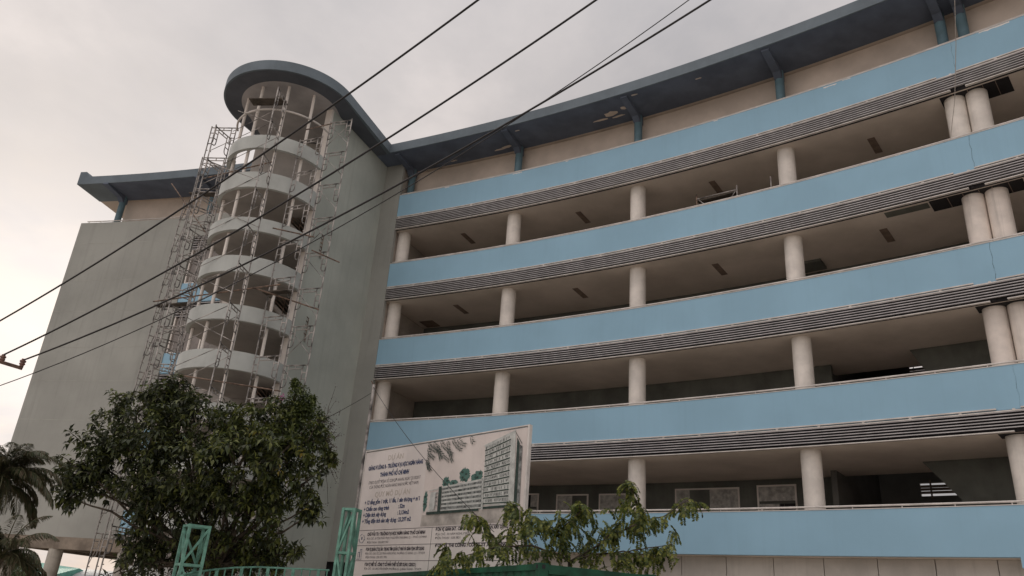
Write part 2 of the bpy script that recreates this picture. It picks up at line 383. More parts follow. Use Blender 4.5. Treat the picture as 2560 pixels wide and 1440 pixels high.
# corridor back walls, rooms
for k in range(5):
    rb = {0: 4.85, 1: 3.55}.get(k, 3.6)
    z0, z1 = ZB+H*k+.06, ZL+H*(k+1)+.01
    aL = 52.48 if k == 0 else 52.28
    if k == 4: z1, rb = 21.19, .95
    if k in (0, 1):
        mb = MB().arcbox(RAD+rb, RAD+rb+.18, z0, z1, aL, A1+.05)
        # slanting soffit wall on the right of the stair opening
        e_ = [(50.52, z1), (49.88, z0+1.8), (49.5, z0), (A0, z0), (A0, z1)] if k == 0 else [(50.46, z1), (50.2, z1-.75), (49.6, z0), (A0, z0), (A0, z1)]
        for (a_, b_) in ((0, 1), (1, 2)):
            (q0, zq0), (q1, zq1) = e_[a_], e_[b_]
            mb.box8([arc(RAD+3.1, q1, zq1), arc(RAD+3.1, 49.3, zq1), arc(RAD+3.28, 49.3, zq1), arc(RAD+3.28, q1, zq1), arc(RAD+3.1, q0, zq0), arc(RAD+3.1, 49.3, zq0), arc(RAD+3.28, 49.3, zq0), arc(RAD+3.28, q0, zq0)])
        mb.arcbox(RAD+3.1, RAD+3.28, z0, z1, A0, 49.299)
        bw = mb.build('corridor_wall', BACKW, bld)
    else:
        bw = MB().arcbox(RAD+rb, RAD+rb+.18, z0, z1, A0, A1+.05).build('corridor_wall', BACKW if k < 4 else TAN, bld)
    if k == 0:
        # plastered patch line under the ceiling and the windows and doors in the wall
        def pane(r, a0, a1, zz0, zz1, m_, par, nm='pane'): MB().arcbox(RAD+r, RAD+r+.03, zz0, zz1, a0, a1, .4).build(nm, m_, par)
        R_ = rb-.05
        for (aa, ab, zz0, zz1, parts) in (
            (60.74, 61.62, 4.2, 6.60, [(0, .26, .80, 1, PANEW), (.26, .76, .80, 1, DARK), (.76, 1, .80, 1, PANEW), (0, .55, .0, .76, DARK), (.55, 1, 0, .76, PANEW)]),
            (59.2, 60.1, 4.9, 6.55, [(0, .5, .55, 1, PANEW), (.5, 1, .55, 1, BACKW), (0, 1, 0, .5, DARK)]),
            (58.0, 58.8, 4.9, 6.55, [(0, 1, .6, 1, PANEW), (0, 1, 0, .55, DARK)]),
            (55.0, 56.62, 4.6, 6.68, [(0, .22, .62, 1, PANEW), (.22, .55, .62, 1, BACKW), (.55, .8, .62, 1, PANEW), (.8, 1, .62, 1, PANEW), (0, .2, 0, .57, PANEW), (.22, .68, 0, .57, DARK), (.70, 1, 0, .57, PANEW)]),
            (53.6, 54.48, 4.2, 6.72, [(0, 1, .80, 1, PANEW), (0, .55, 0, .76, PANEW), (.58, .68, 0, .76, DARK), (.70, 1, 0, .76, DARK)])):
            fm = MB(); t = .04
            fm.arcbox(RAD+R_, RAD+rb-.002, zz1, zz1+.06, aa-t, ab+t); fm.arcbox(RAD+R_, RAD+rb-.002, zz0-.06, zz0, aa-t, ab+t)
            fm.arcbox(RAD+R_, RAD+rb-.002, zz0, zz1, aa-t, aa); fm.arcbox(RAD+R_, RAD+rb-.002, zz0, zz1, ab, ab+t)
            wn = fm.build('window', WHITE, bld)
            for (u0, u1, v0, v1, m_) in parts:
                # u runs left to right as seen from outside = decreasing angle
                pane(R_+.01, ab-(ab-aa)*u1, ab-(ab-aa)*u0, zz0+(zz1-zz0)*v0, zz0+(zz1-zz0)*v1, m_, wn)
# dark stair shaft behind the openings, its far wall pierced by slatted windows
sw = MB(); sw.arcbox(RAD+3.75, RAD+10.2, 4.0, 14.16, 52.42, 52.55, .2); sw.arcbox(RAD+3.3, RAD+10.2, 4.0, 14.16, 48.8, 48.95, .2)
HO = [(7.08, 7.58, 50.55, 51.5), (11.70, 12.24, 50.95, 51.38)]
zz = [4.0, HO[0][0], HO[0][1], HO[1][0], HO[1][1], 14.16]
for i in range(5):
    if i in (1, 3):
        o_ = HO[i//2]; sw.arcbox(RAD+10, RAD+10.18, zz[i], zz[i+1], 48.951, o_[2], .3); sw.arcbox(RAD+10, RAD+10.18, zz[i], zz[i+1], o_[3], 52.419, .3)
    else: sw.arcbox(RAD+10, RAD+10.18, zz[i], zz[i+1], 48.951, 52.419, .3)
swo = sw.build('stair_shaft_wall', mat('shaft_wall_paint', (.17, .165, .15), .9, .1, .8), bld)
for (h0, h1, a0_, a1_) in HO:
    lb = MB()
    for t_ in (.28, .52, .74): lb.arcbox(RAD+10.02, RAD+10.1, h0+(h1-h0)*t_-.045, h0+(h1-h0)*t_+.045, a0_, a1_, .3)
    lb.arcbox(RAD+9.95, RAD+10.0, h0-.1, h1+.1, a0_+(a1_-a0_)*.72, a0_+(a1_-a0_)*.76, .3)
    lb.build('window_bar', SLOT, swo)
MB().arcbox(RAD+.165, RAD+4.5, 4.0, 21.19, A1+.06, A1+.30, .3).build('corridor_end_wall', mat('end_wall_paint', (.42, .37, .32), .9, .1, .8), bld)
MB().arcbox(RAD+.3, RAD+.42, 0, 3.89, 64.66, 66.2).build('entrance_shade_sheet', DARK, bld)  # near-black sheet, the shade inside the entrance put in as colour
# ground storey wall with panel joints, dark entrance bay on the left
gw = MB(); a = 62.6
while a > A0:
    gw.arcbox(RAD+.55, RAD+.75, 0, 3.895, max(A0, a-1.02), a, .6); a -= 1.035
gw.build('ground_wall', GROUNDW, bld)
MB().arcbox(RAD+.76, RAD+.8, 0, 3.89, A0, 62.6).build('panel_joint', DARK, bld)
MB().arcbox(RAD+3.5, RAD+3.7, 0, 3.89, 62.0, 66).build('ground_wall', BACKW, bld)
vx = MB(); vx.arcbox(RAD+.50, RAD+.549, 2.05, 2.45, 56.28, 56.72, .1)
pts = [arc(RAD+.525, 56.5+.22*math.cos(t), 2.45+.28*math.sin(t)) for t in np.linspace(0, math.pi, 9)]
inner = [arc(RAD+.50, 56.5+.22*math.cos(t), 2.45+.28*math.sin(t)) for t in np.linspace(0, math.pi, 9)]
outer = [arc(RAD+.548, 56.5+.22*math.cos(t), 2.45+.28*math.sin(t)) for t in np.linspace(0, math.pi, 9)]
vx.add(inner+outer, [tuple(range(9)), tuple(range(17, 8, -1))]+[(i, i+1, 10+i, 9+i) for i in range(8)])
vx.build('arched_vent', SLOT, bld)
# top storey: teal columns, haunched brackets, roof ring, tan ceiling
for i, a in enumerate(CPA+[76.75, 72.72]):
    off = 0 if a < 66 else LO-.2
    rr = RAD+.6+off
    c = arc(rr, a)
    MB().tube([(c[0], c[1], ZB+H*4+.02), (c[0], c[1], 21.19)], .165, 20).build('top_column', TEAL, bld, smooth=True)
rf = MB()
rf.arcbox(RAD-1.05, RAD+.78, 21.2, 21.65, A0, 66.2); rf.arcbox(RAD-1.05+LO, RAD+.78+LO, 21.2, 21.65, 66.2, 78.07)
roof = rf.build('roof', ROOF, bld)
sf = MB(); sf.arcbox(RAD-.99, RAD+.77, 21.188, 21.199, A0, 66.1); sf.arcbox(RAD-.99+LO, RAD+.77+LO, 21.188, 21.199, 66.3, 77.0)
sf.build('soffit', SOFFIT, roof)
rc = MB(); rc.arcbox(RAD+.785, RAD+11, 21.24, 21.62, A0, 66.2, .9); rc.arcbox(RAD+.785+LO, RAD+11, 21.24, 21.62, 66.2, 78.07, .9)
rc.build('top_ceiling', TAN, bld)
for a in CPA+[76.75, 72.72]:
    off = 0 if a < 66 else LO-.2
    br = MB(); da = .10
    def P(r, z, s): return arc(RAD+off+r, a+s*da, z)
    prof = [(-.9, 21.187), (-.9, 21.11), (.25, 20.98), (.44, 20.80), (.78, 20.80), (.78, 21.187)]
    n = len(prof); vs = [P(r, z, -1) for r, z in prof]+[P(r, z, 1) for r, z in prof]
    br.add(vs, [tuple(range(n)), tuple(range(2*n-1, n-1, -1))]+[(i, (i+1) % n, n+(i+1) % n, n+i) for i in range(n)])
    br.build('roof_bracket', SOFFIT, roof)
MB().arcbox(RAD+LO+.95, RAD+LO+1.2, 19.2, 21.235, 65.8, 76.9).build('corridor_wall', TAN, bld)
# flakes of missing paint on the soffit
for (a, r, sa, sr) in ((57.18, -.05, .22, .17), (57.0, .22, .22, .07), (57.55, .18, .28, .06), (56.72, -.2, .10, .11), (56.2, -.78, .12, .05), (60.9, .32, .2, .1), (61.2, .42, .3, .06), (60.2, -.6, .09, .04), (54.3, -.55, .1, .04), (63.0, .5, .15, .05)):
    n = 11; ps = []
    for i in range(n):
        t = 2*math.pi*i/n; q = random.uniform(.6, 1.15); ps.append(arc(RAD+r+sr*q*math.sin(t), a+sa*q*math.cos(t)))
    MB().prism([(p[0], p[1]) for p in ps][::-1], 21.180, 21.187).build('peeled_patch', TAN, roof)
# upturned end of the roof on the far left
e = MB(); rr0, rr1 = RAD-1.05+LO, RAD+6
e.add([arc(rr0, 78.07, 21.651), arc(rr0, 77.62, 21.651), arc(rr0, 77.80, 21.95), arc(rr0, 78.07, 21.95), arc(rr1, 78.07, 21.651), arc(rr1, 77.62, 21.651), arc(rr1, 77.80, 21.95), arc(rr1, 78.07, 21.95)],
      [(0, 1, 2, 3), (7, 6, 5, 4), (0, 3, 7, 4), (1, 5, 6, 2), (2, 6, 7, 3), (0, 4, 5, 1)])
e.build('roof_upstand', ROOF, roof)
# left wing
lw = MB(); lw.arcbox(RAD+LO, RAD+LO+.3, 3.72, 19.45, AW, AE); lw.arcbox(RAD+LO+.301, RAD+9.5, 3.72, 19.4, AE-.3, AE, .2)
lw.arcbox(RAD+LO+.301, RAD+LO+2.5, 3.72, 19.40, AW, AW+.2, .2)
lwo = lw.build('end_wall', WALL, bld)
gr = MB()
for zz in (18.2, 16.1, 14.4, 12.5, 10.8, 8.9, 7.2, 5.4): gr.arcbox(RAD+LO-.003, RAD+LO+.01, zz, zz+.018, AW+.02, AE-.02)
gr.build('wall_groove', mat('groove_paint', (.40, .40, .36), .9, .1, 1), lwo)  # thin joint lines across the wall, a little paler than it
rl = MB(); rl.tube([arc(RAD+LO+.1, AW-4+(AE-.2-AW+4)*i/20, 19.58) for i in range(21)], .03, 8)
for i in range(10): rl.tube([arc(RAD+LO+.1, AW+.2+i*.52, 19.43), arc(RAD+LO+.1, AW+.2+i*.52, 19.58)], .015, 6)
rl.build('handrail', RAIL, lwo, smooth=True)
for k in range(5):
    pp = MB().arcbox(RAD+LO+.03, RAD+LO+.2, ZB+H*k, ZT+H*k-.2+(.2 if k == 4 else 0), 65.9, AW-.003).build('window_bay_panel', BLUE if k < 4 else WALL, bld)
for k in range(0, 4):
    zt, zb = ZB+H*(k+1)-.05, ZL+H*(k+1)-.18
    wn = MB()
    for a in (72.85, 71.6, 71.0, 69.8, 68.6): wn.arcbox(RAD+LO+.06, RAD+LO+.14, ZT+H*k-.2, zb-.01, a-.05, a)
    wn.arcbox(RAD+LO+.06, RAD+LO+.13, ZT+H*k-.198, ZT+H*k-.14, 66, AW-.06)
    W_ = wn.build('bay_window', WHITE, bld)
    MB().arcbox(RAD+LO+.141, RAD+LO+.17, ZT+H*k-.195, zb-.02, 66, AW-.02).build('pane', GLASS, W_)
    lv = MB()
    for i in range(6):
        z_ = zb+.03+(zt-zb-.06)*i/5; lv.arcbox(RAD+LO+.02, RAD+LO+.1, z_-.02, z_+.012, 68, AW-.05)
    lv.build('louvre', SLAT, W_); MB().arcbox(RAD+LO+.16, RAD+LO+.19, zb, zt, 66, AW-.02).build('backing_panel', DARK, W_)
# undercroft of the left wing: ring beam and round posts, open behind
MB().arcbox(RAD+LO+.002, RAD+LO+.5, 3.22, 3.718, 69.5, AE).build('ring_beam', BEAM, bld)
ub = MB().arcbox(RAD+LO+.501, RAD+10, 3.42, 3.7, 69.5, AE, .9)
for a in (76.9, 75.23, 73.4, 71.6): ub.arcbox(RAD+LO+.501, RAD+10, 3.24, 3.419, a-.15, a+.15, .3)
ub.arcbox(RAD+9.6, RAD+10, 2.95, 3.419, 69.5, AE, .9)
ub.build('undercroft_ceiling', BEAM, bld)
for a, dr in ((76.95, .3), (75.23, .3), (72.6, .3), (73.9, 9.6), (76.6, 9.6), (71.5, 9.6)):
    c = arc(RAD+LO+dr, a); MB().tube([(c[0], c[1], 0), (c[0], c[1], 3.218 if dr < 1 else 2.948)], .30, 24).build('ground_column', CONC, bld, smooth=True)
# ------------------------------------------------------------------ stair tower (part of the building)
TX, TY, TR = -10.055, 28.241, 2.06
def circ(r, deg, z=0.0): return (TX+r*math.cos(math.radians(deg)), TY+r*math.sin(math.radians(deg)), z)
BT = [18.607, 16.915, 14.932, 13.333, 11.401, 9.688, 7.80, 6.05, 4.2, 2.45]
BB = [18.01, 16.242, 14.397, 12.684, 10.815, 9.021, 7.20, 5.45, 3.6, 1.85]
AR, AL = -20, -184   # bands run from the flank wall round the front to the back left
def ring(mb, r0, r1, z0, z1, d0, d1, n):
    vs = []; fs = []
    for i in range(n+1):
        d = d0+(d1-d0)*i/n; vs += [circ(r0, d, z0), circ(r1, d, z0), circ(r1, d, z1), circ(r0, d, z1)]
    for i in range(n):
        b = 4*i
        for j in range(4): fs.append((b+j, b+4+j, b+4+(j+1) % 4, b+(j+1) % 4))
    fs += [(0, 1, 2, 3), (4*n+3, 4*n+2, 4*n+1, 4*n)]
    return mb.add(vs, fs)
fl0 = np.array([-8.14, 27.93]); fl1 = np.array([-6.38, 32.18]); fd = (fl1-fl0)/np.linalg.norm(fl1-fl0); fn = np.array([-fd[1], fd[0]])  # fn points inward (left)
q = [fl0, fl1, fl1+fn*.25, fl0+fn*.25]
fw = MB().prism([tuple(p) for p in q], 0, 21.2); fw.build('flank_wall', WALLG, bld)
MB().arcbox(RAD, RAD+.16, 3.3, 21.19, 64.73, 65.62).build('corner_wall', WALL, bld)
# pilaster at the end of the bands
e0 = fl0-fd*.13
MB().prism([tuple(e0), tuple(fl0-fd*.002), tuple(fl0-fd*.002+fn*.3), tuple(e0+fn*.3)], 0, 21.19).build('pilaster', WHITE, bld)
core = [(-12.18, 30.6), (-7.4, 30.6), (-7.4, 30.85), (-12.18, 30.85)]
MB().prism(core, 0, 21.19).build('stair_core_wall', mat('stair_wall_paint', (.42, .39, .36), .9, .08, .6, streak=.15), bld)
STW = MATS['stair_wall_paint']
for i in (0, 2, 4): MB().prism([(-12.05, 30.56), (-11.8, 30.56), (-11.8, 30.599), (-12.05, 30.599)], BT[i+1]-.4, BB[i]-.1).build('stair_window_frame', WHITE, bld)
for i in range(10):
    b = MB(); ring(b, TR-.14, TR, BB[i], BT[i], AR, AL, 72); b.build('tower_band', BAND, bld, smooth=True)
    ld = [circ(TR-.145, d)[:2] for d in np.linspace(AR, -222, 56)]+[(-10.9, 30.58), (-7.6, 30.58)]
    if i > 0: MB().prism(ld, BB[i]+.02, BB[i]+.20).build('landing', STW, bld)
MB().box8([(-12.0, 28.2, 17.75), (-11.3, 28.0, 17.75), (-10.9, 29.9, 16.55), (-11.7, 29.9, 16.55), (-12.0, 28.2, 17.95), (-11.3, 28.0, 17.95), (-10.9, 29.9, 16.75), (-11.7, 29.9, 16.75)]).build('stair_flight', STW, bld)
for d in (-10.5, -45.7, -79.5, -116, -156):
    segs = [(BT[0], 21.19)]+[(BT[i+1], BB[i]) for i in range(9)]
    c = circ(TR-.26, d)
    for (za, zb) in segs:
        MB().tube([(c[0], c[1], za-.55), (c[0], c[1], zb)], .062, 12).build('tower_mullion', WHITE, bld, smooth=True)
rg = MB(); rg.tube([circ(TR-.06, d, 19.87) for d in np.linspace(-14, -172, 40)], .042, 8); rg.build('tower_guard_ring', RAIL, bld, smooth=True)
# stair flights with dark railings between landings
for i in (1, 3, 5):
    zb, zt = BB[i+1]+.2, BB[i]+.05
    s = 1 if i % 2 else -1
    xa, xb = (-9.55, -7.8)
    ya, yb = (27.75, 29.3)
    fl = MB(); top_, bot = (xa, zt), (xb, zb)
    fl.box8([(xa, 28.6, zt-.16), (xb, 28.6, zb-.02), (xb, 30.3, zb-.02), (xa, 30.3, zt-.16), (xa, 28.6, zt), (xb, 28.6, zb+.14), (xb, 30.3, zb+.14), (xa, 30.3, zt)])
    F = fl.build('stair_flight', STW, bld)
    rr = MB()
    for j in range(5):
        o_ = .22+.17*j
        rr.tube([(xa, 28.56, zt+o_-.1), (xb, 28.56, zb+o_)], .02, 6)
    for j in range(6):
        t = j/5; rr.tube([(xa+(xb-xa)*t, 28.56, zt+(zb-zt)*t), (xa+(xb-xa)*t, 28.56, zt+(zb-zt)*t+.92)], .016, 6)
    rr.build('stair_railing', STEELR, F)
# tower roof
to = np.array([.94, -.341])
pl = [(-6.05, 31.04)]+[circ(2.82, d)[:2] for d in np.linspace(-20, -198, 64)]+[(-12.23, 30.25), (-11.6, 34.2), (-5.6, 34.2), (-5.75, 31.9)]
MB().prism(pl[::-1], 21.205, 21.66).build('tower_roof', ROOF, bld)
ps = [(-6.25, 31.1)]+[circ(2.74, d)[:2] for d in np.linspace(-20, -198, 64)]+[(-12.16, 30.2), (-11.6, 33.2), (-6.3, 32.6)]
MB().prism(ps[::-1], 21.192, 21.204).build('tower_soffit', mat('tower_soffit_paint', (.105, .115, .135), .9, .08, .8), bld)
dd = [circ(TR+.02, d)[:2] for d in np.linspace(-12, -198, 60)]
MB().prism([*dd, (-11.9, 30.5), (-7.7, 30.5)][::-1], 21.184, 21.191).build('tower_ceiling', mat('tower_ceiling_paint', (.42, .40, .40), .9, .08, .8), bld)

# ------------------------------------------------------------------ scaffolding
LV = 1.5
def frame_mesh(wd):
    m = MB(); r = .024
    m.tube([(0, 0, 0), (0, 0, LV)], r, 6); m.tube([(wd, 0, 0), (wd, 0, LV)], r, 6)
    m.tube([(0, 0, LV-.07), (wd, 0, LV-.07)], r, 6)
    i0 = .2; zb2 = LV-.2
    m.tube([(i0, 0, zb2), (wd-i0, 0, zb2)], r*.85, 6)
    m.tube([(wd/2, 0, zb2), (wd/2, 0, LV-.07)], r*.8, 6)
    for sx, x0 in ((1, 0), (-1, wd)):
        xi = x0+sx*i0
        m.tube([(xi, 0, LV-.07), (xi, 0, .78), (xi-sx*.015, 0, .70), (xi-sx*.06, 0, .64), (x0, 0, .62)], r*.85, 6)
        for zz in (1.16, .92): m.tube([(x0, 0, zz), (xi, 0, zz)], r*.8, 6)
        m.tube([(x0, 0, .30), (x0+sx*.07, 0, .30)], r*.8, 6)
    me_o = m.build('scaffold_frame_source', STEEL)
    me = me_o.data; bpy.data.objects.remove(me_o); me.name = 'scaffold_frame'
    return me
FM = {}
def put_frame(par, base, p0, p1, z):
    p0, p1 = np.array(p0), np.array(p1); wd = round(float(np.linalg.norm(p1-p0)), 2)
    if wd not in FM: FM[wd] = frame_mesh(wd)
    o = bpy.data.objects.new('frame', FM[wd]); COL.objects.link(o)
    o.location = (p0[0]-base[0], p0[1]-base[1], z-base[2]); o.rotation_euler = (0, 0, math.atan2(p1[1]-p0[1], p1[0]-p0[0])); o.parent = par
    return o
def brace(par, a, b, nm='cross_brace', r=.017, m=None):
    MB().tube([a, b], r, 6).build(nm, m or STEEL, par)
def scaffold(label, frames, links, planks=(), poles=()):
    b = (*frames[0][0], 0)
    t = thing('scaffold_tower', b, label, 'scaffold', 'scaffold towers around the stair tower')
    for (p0, p1, lo, hi) in frames:
        for i in range(lo, hi): put_frame(t, b, p0, p1, .6+LV*i)
        if lo == 0:
            for p in (p0, p1): MB().tube([(p[0], p[1], 0), (p[0], p[1], .62)], .02, 6).build('base_jack', STEELR, t)
    for (p, q_, lo, hi) in links:
        for i in range(lo, hi):
            z = .6+LV*i
            brace(t, (*p, z+1.3), (*q_, z+.3), r=.013)
            if (i*7+lo) % 3 == 0: brace(t, (*p, z+.3), (*q_, z+1.3), r=.013)
    for (p, q_, z, wd) in planks:
        MB().bar((*p, z), (*q_, z), wd, .045).build('plank', PLANK, t)
    for a, c in poles: brace(t, a, c, 'loose_pole', .026, STEELR)
    return t
P0, P1 = (-13.23, 28.14), (-12.14, 28.03)
Q10, Q11 = (-13.32, 28.2), (-12.50, 28.86)
Q20, Q21 = (-14.15, 29.41), (-13.22, 30.14)
scaffold('tall grey steel scaffold left of the round stair tower, rising highest at its top left', [(P0, P1, 0, 13), (Q10, Q11, 5, 12), (Q20, Q21, 0, 11)],
         [(Q10, Q20, 0, 11), (Q11, Q21, 0, 10)],
         [((-13.5, 28.4), (-12.3, 28.25), 16.9, .3), ((-14.2, 29.5), (-12.6, 28.9), 12.3, .28), ((-13.9, 29.2), (-12.4, 28.4), 7.0, .5)],
         [((-15.0, 29.6, 18.0), (-12.5, 28.6, 15.2)), ((-13.6, 27.9, 11.9), (-8.2, 25.6, 12.05))])
A_i, A_o = (-11.62, 26.56), (-12.42, 25.76)
B_i, B_o = (-9.52, 25.92), (-9.62, 25.02)
C_i, C_o = (-8.81, 26.36), (-7.83, 25.93)
D_i, D_o = (-7.98, 27.15), (-7.05, 26.82)
scaffold('grey steel scaffold across the front of the stair tower, plank deck at its top', [(B_i, B_o, 0, 13), (C_i, C_o, 0, 12), (A_i, (-11.95, 25.72), 0, 12)],
         [(B_i, A_i, 0, 13), (B_o, (-11.95, 25.72), 2, 12)],
         [((-10.98, 26.1), (-9.55, 25.9), 20.05, .45), ((-8.9, 26.2), (-7.9, 25.8), 11.9, .3)],
         [((-9.0, 25.9, 14.4), (-7.5, 26.2, 14.3)), ((-11.2, 26.0, 8.6), (-7.6, 26.0, 8.3)), ((-12.6, 27.2, 17.0), (-9.5, 25.7, 17.1)), ((-9.2, 25.7, 11.9), (-6.9, 26.4, 11.5))])
scaffold('narrow grey steel scaffold right of the stair tower against the plain flank wall', [(D_i, D_o, 0, 13)],
         [(D_i, (-7.05, 26.82), 0, 13)], [], [((-7.6, 26.5, 13.9), (-6.6, 27.0, 13.7)), ((-8.6, 26.2, 19.0), (-7.9, 27.0, 19.9))])
# trestle standing on the third floor corridor
tb = arc(RAD+.5, 53.6, 11.3)
t = thing('trestle', (tb[0], tb[1], 0), 'small steel trestle with a dark plank behind the second balcony from the top', 'trestle')
e0, e1 = arc(RAD+.42, 54.72, 15.0), arc(RAD+.42, 53.52, 15.0)
for a, m_, zt in ((54.72, STEELR, 16.74), (53.62, STEEL, 16.72)):
    for dr in (.42, 1.2):
        p = arc(RAD+dr, a); MB().tube([(p[0], p[1], 14.8), (p[0], p[1], zt-.05*dr)], .026, 8).build('leg', m_, t)
MB().arcbox(RAD+.40, RAD+1.0, 16.42, 16.46, 53.64, 54.70).build('plank', PLANK, t)
MB().tube([arc(RAD+.38, 54.70, 16.50), arc(RAD+.38, 53.64, 16.50)], .024, 8).build('top_bar', STEEL, t)
MB().tube([arc(RAD+.39, 54.65, 16.45), arc(RAD+.39, 54.3, 15.9)], .016, 6).tube([arc(RAD+.39, 53.66, 16.45), arc(RAD+.39, 53.95, 15.9)], .016, 6).build('brace', STEEL, t)
pp = arc(RAD+.35, 52.72)
tag(MB().tube([(pp[0], pp[1], 14.9), (pp[0], pp[1], 16.66)], .026, 8).tube([(pp[0]-.06, pp[1], 15.1), (pp[0]+.06, pp[1], 15.1)], .02, 6).build('prop_pole', STEEL), 'short pale steel pole standing beside a column behind the second balcony from the top', 'pole')

# ------------------------------------------------------------------ billboard
BE, BN = Vector((.6857, -.7279, 0)), Vector((-.7279, -.6857, 0)); BTL = Vector((-4.116, 24.366, 6.12)); BW_, BH_ = 6.98, 5.0
bb = thing('billboard', (-1.7, 21.8, 0), 'large pale project billboard with blue Vietnamese text and a picture of the building', 'billboard')
def bp(u, v, n): return BTL+BE*u+Vector((0, 0, v))+BN*n
def bquad(mb, poly, n):  # thin printed shape, real thickness 2 mm
    k = len(poly); vs = [bp(u, v, n) for u, v in poly]+[bp(u, v, n-.0015) for u, v in poly]
    mb.add(vs, [tuple(range(k)), tuple(range(2*k-1, k-1, -1))]+[(i, (i+1) % k, k+(i+1) % k, k+i) for i in range(k)]); return mb
def bpanel(u0, u1, v0, v1, n0, n1):
    return MB().box8([bp(u0, v0, n0), bp(u1, v0, n0), bp(u1, v0, n1), bp(u0, v0, n1), bp(u0, v1, n0), bp(u1, v1, n0), bp(u1, v1, n1), bp(u0, v1, n1)])
panel = bpanel(0, BW_, -BH_, 0, -.06, 0).build('panel', BBW, bb)
fr = bpanel(BW_+.001, BW_+.06, -BH_, .03, -.08, .02); fr.add(*(lambda b: (b.v, b.f))(bpanel(-.03, BW_+.06, .031, .06, -.08, .02)))
fr.add(*(lambda b: (b.v, b.f))(bpanel(-.03, -.001, -BH_, .03, -.08, .02)))
fr.build('frame', RAIL, bb)
for u in (.4, 2.4, 4.6, 6.6):
    a, c = bp(u, -BH_, -.16), bp(u, -.1, -.16)
    MB().tube([(a.x, a.y, 0), (c.x, c.y, c.z)], .05, 10).build('pole', STEEL, bb)
def text(s, u0, u1, v, h, m, nm='lettering', n=.003, bold=.0):
    cu = bpy.data.curves.new('t', 'FONT'); cu.body = s; cu.size = 1; cu.offset = bold; cu.resolution_u = 2
    o = bpy.data.objects.new('t', cu); COL.objects.link(o)
    dg = bpy.context.evaluated_depsgraph_get(); dg.update()
    me = bpy.data.meshes.new_from_object(o.evaluated_get(dg)); bpy.data.objects.remove(o)
    nv = len(me.vertices); co = np.empty(nv*3); me.vertices.foreach_get('co', co); co = co.reshape(-1, 3)
    x0, x1 = co[:, 0].min(), co[:, 0].max()
    out = np.empty_like(co); cap = .73
    for i, (x, y, z) in enumerate(co):
        p = bp(u0+(x-x0)/(x1-x0)*(u1-u0), v+y/cap*h, n); out[i] = p
    me.vertices.foreach_set('co', out.ravel()); me.update(); me.name = nm
    me.materials.clear(); me.materials.append(m)
    o = bpy.data.objects.new(nm, me); COL.objects.link(o); adopt(o, panel); return o
text('DỰ ÁN', 1.17, 1.92, -.325, .155, INKF, bold=.02)
text('GIẢNG ĐƯỜNG B - TRƯỜNG ĐẠI HỌC NGÂN HÀNG', .22, 2.87, -.555, .118, INKB, bold=.055)
text('THÀNH PHỐ HỒ CHÍ MINH', .87, 2.27, -.787, .118, INKB, bold=.055)
text('(THEO QUYẾT ĐỊNH SỐ 2230/QĐ-NHNN, NGÀY 25/10/2017', .33, 2.83, -.978, .095, INKD)
text('CỦA THỐNG ĐỐC NGÂN HÀNG NHÀ NƯỚC VIỆT NAM)', .40, 2.77, -1.12, .095, INKD)
text('QUY MÔ DỰ ÁN', .74, 2.43, -1.375, .15, INKF, bold=.02)
text('+ 12 tầng gồm 1 trệt, 11 lầu, 1 sân thượng + mái', .27, 2.91, -1.572, .115, INKB, bold=.045)
text('+ Chiều cao công trình', .27, 1.53, -1.765, .115, INKB, bold=.045); text(': 52m', 1.96, 2.26, -1.748, .115, INKB, bold=.045)
text('+ Diện tích xây dựng', .28, 1.42, -1.937, .115, INKB, bold=.045); text(': 3,124m2', 1.96, 2.49, -1.922, .115, INKB, bold=.045)
text('+ Tổng diện tích sàn xây dựng : 23,297 m2', .27, 2.61, -2.115, .115, INKB, bold=.045)
text('CHỦ ĐẦU TƯ : TRƯỜNG ĐẠI HỌC NGÂN HÀNG TP.HỒ CHÍ MINH', .63, 3.31, -2.475, .085, INKD, bold=.055)
text('ĐỊA CHỈ : 36 TÔN THẤT ĐẠM, P.NGUYỄN THÁI BÌNH, Q.1 - TP.HỒ CHÍ MINH', .65, 3.39, -2.585, .062, INKD)
text('ĐIỆN THOẠI : 028 3829 1901', .67, 1.69, -2.692, .06, INKD)
text('ĐƠN VỊ QUẢN LÝ DỰ ÁN : TRUNG TÂM QUẢN LÝ NHÀ VÀ GIÁM ĐỊNH XÂY DỰNG', .65, 3.34, -2.895, .085, INKD, bold=.055)
text('ĐỊA CHỈ : CAO ỐC 255 TRẦN HƯNG ĐẠO, PHƯỜNG CÔ GIANG, Q.1 - TP.HCM', .66, 3.38, -3.0, .062, INKD)
text('ĐIỆN THOẠI : 028 3971 7991', .69, 1.71, -3.10, .06, INKD)
text('ĐƠN VỊ THIẾT KẾ : CÔNG TY CỔ PHẦN THIẾT KẾ XÂY DỰNG ( CIDECO )', .69, 3.06, -3.305, .085, INKD, bold=.055)
text('ĐỊA CHỈ : 130 UNG VĂN KHIÊM, PHƯỜNG 25, Q.BÌNH THẠNH - TP.HCM', .70, 3.3, -3.41, .062, INKD)
text('ĐƠN VỊ GIÁM SÁT : CÔNG TY CỔ PHẦN TƯ VẤN XÂY DỰNG', 3.74, 6.5, -2.42, .085, INKD, bold=.055)
text('ĐỊA CHỈ : 30 HÀM NGHI, P.BẾN NGHÉ, Q.1', 3.76, 5.6, -2.535, .062, INKD)
text('ĐIỆN THOẠI : 028 3821', 3.76, 4.76, -2.63, .06, INKD)
text('ĐƠN VỊ THI CÔNG : CÔNG TY XÂY DỰNG', 3.78, 6.5, -2.83, .085, INKD, bold=.055)
dv = MB()
for v in (-2.315, -2.74, -3.16): bquad(dv, [(.08, v), (6.92, v), (6.92, v-.012), (.08, v-.012)], .003)
bquad(dv, [(3.58, -2.33), (3.592, -2.33), (3.592, -4.2), (3.58, -4.2)], .003)
dv.build('ruled_line', INKD, panel)
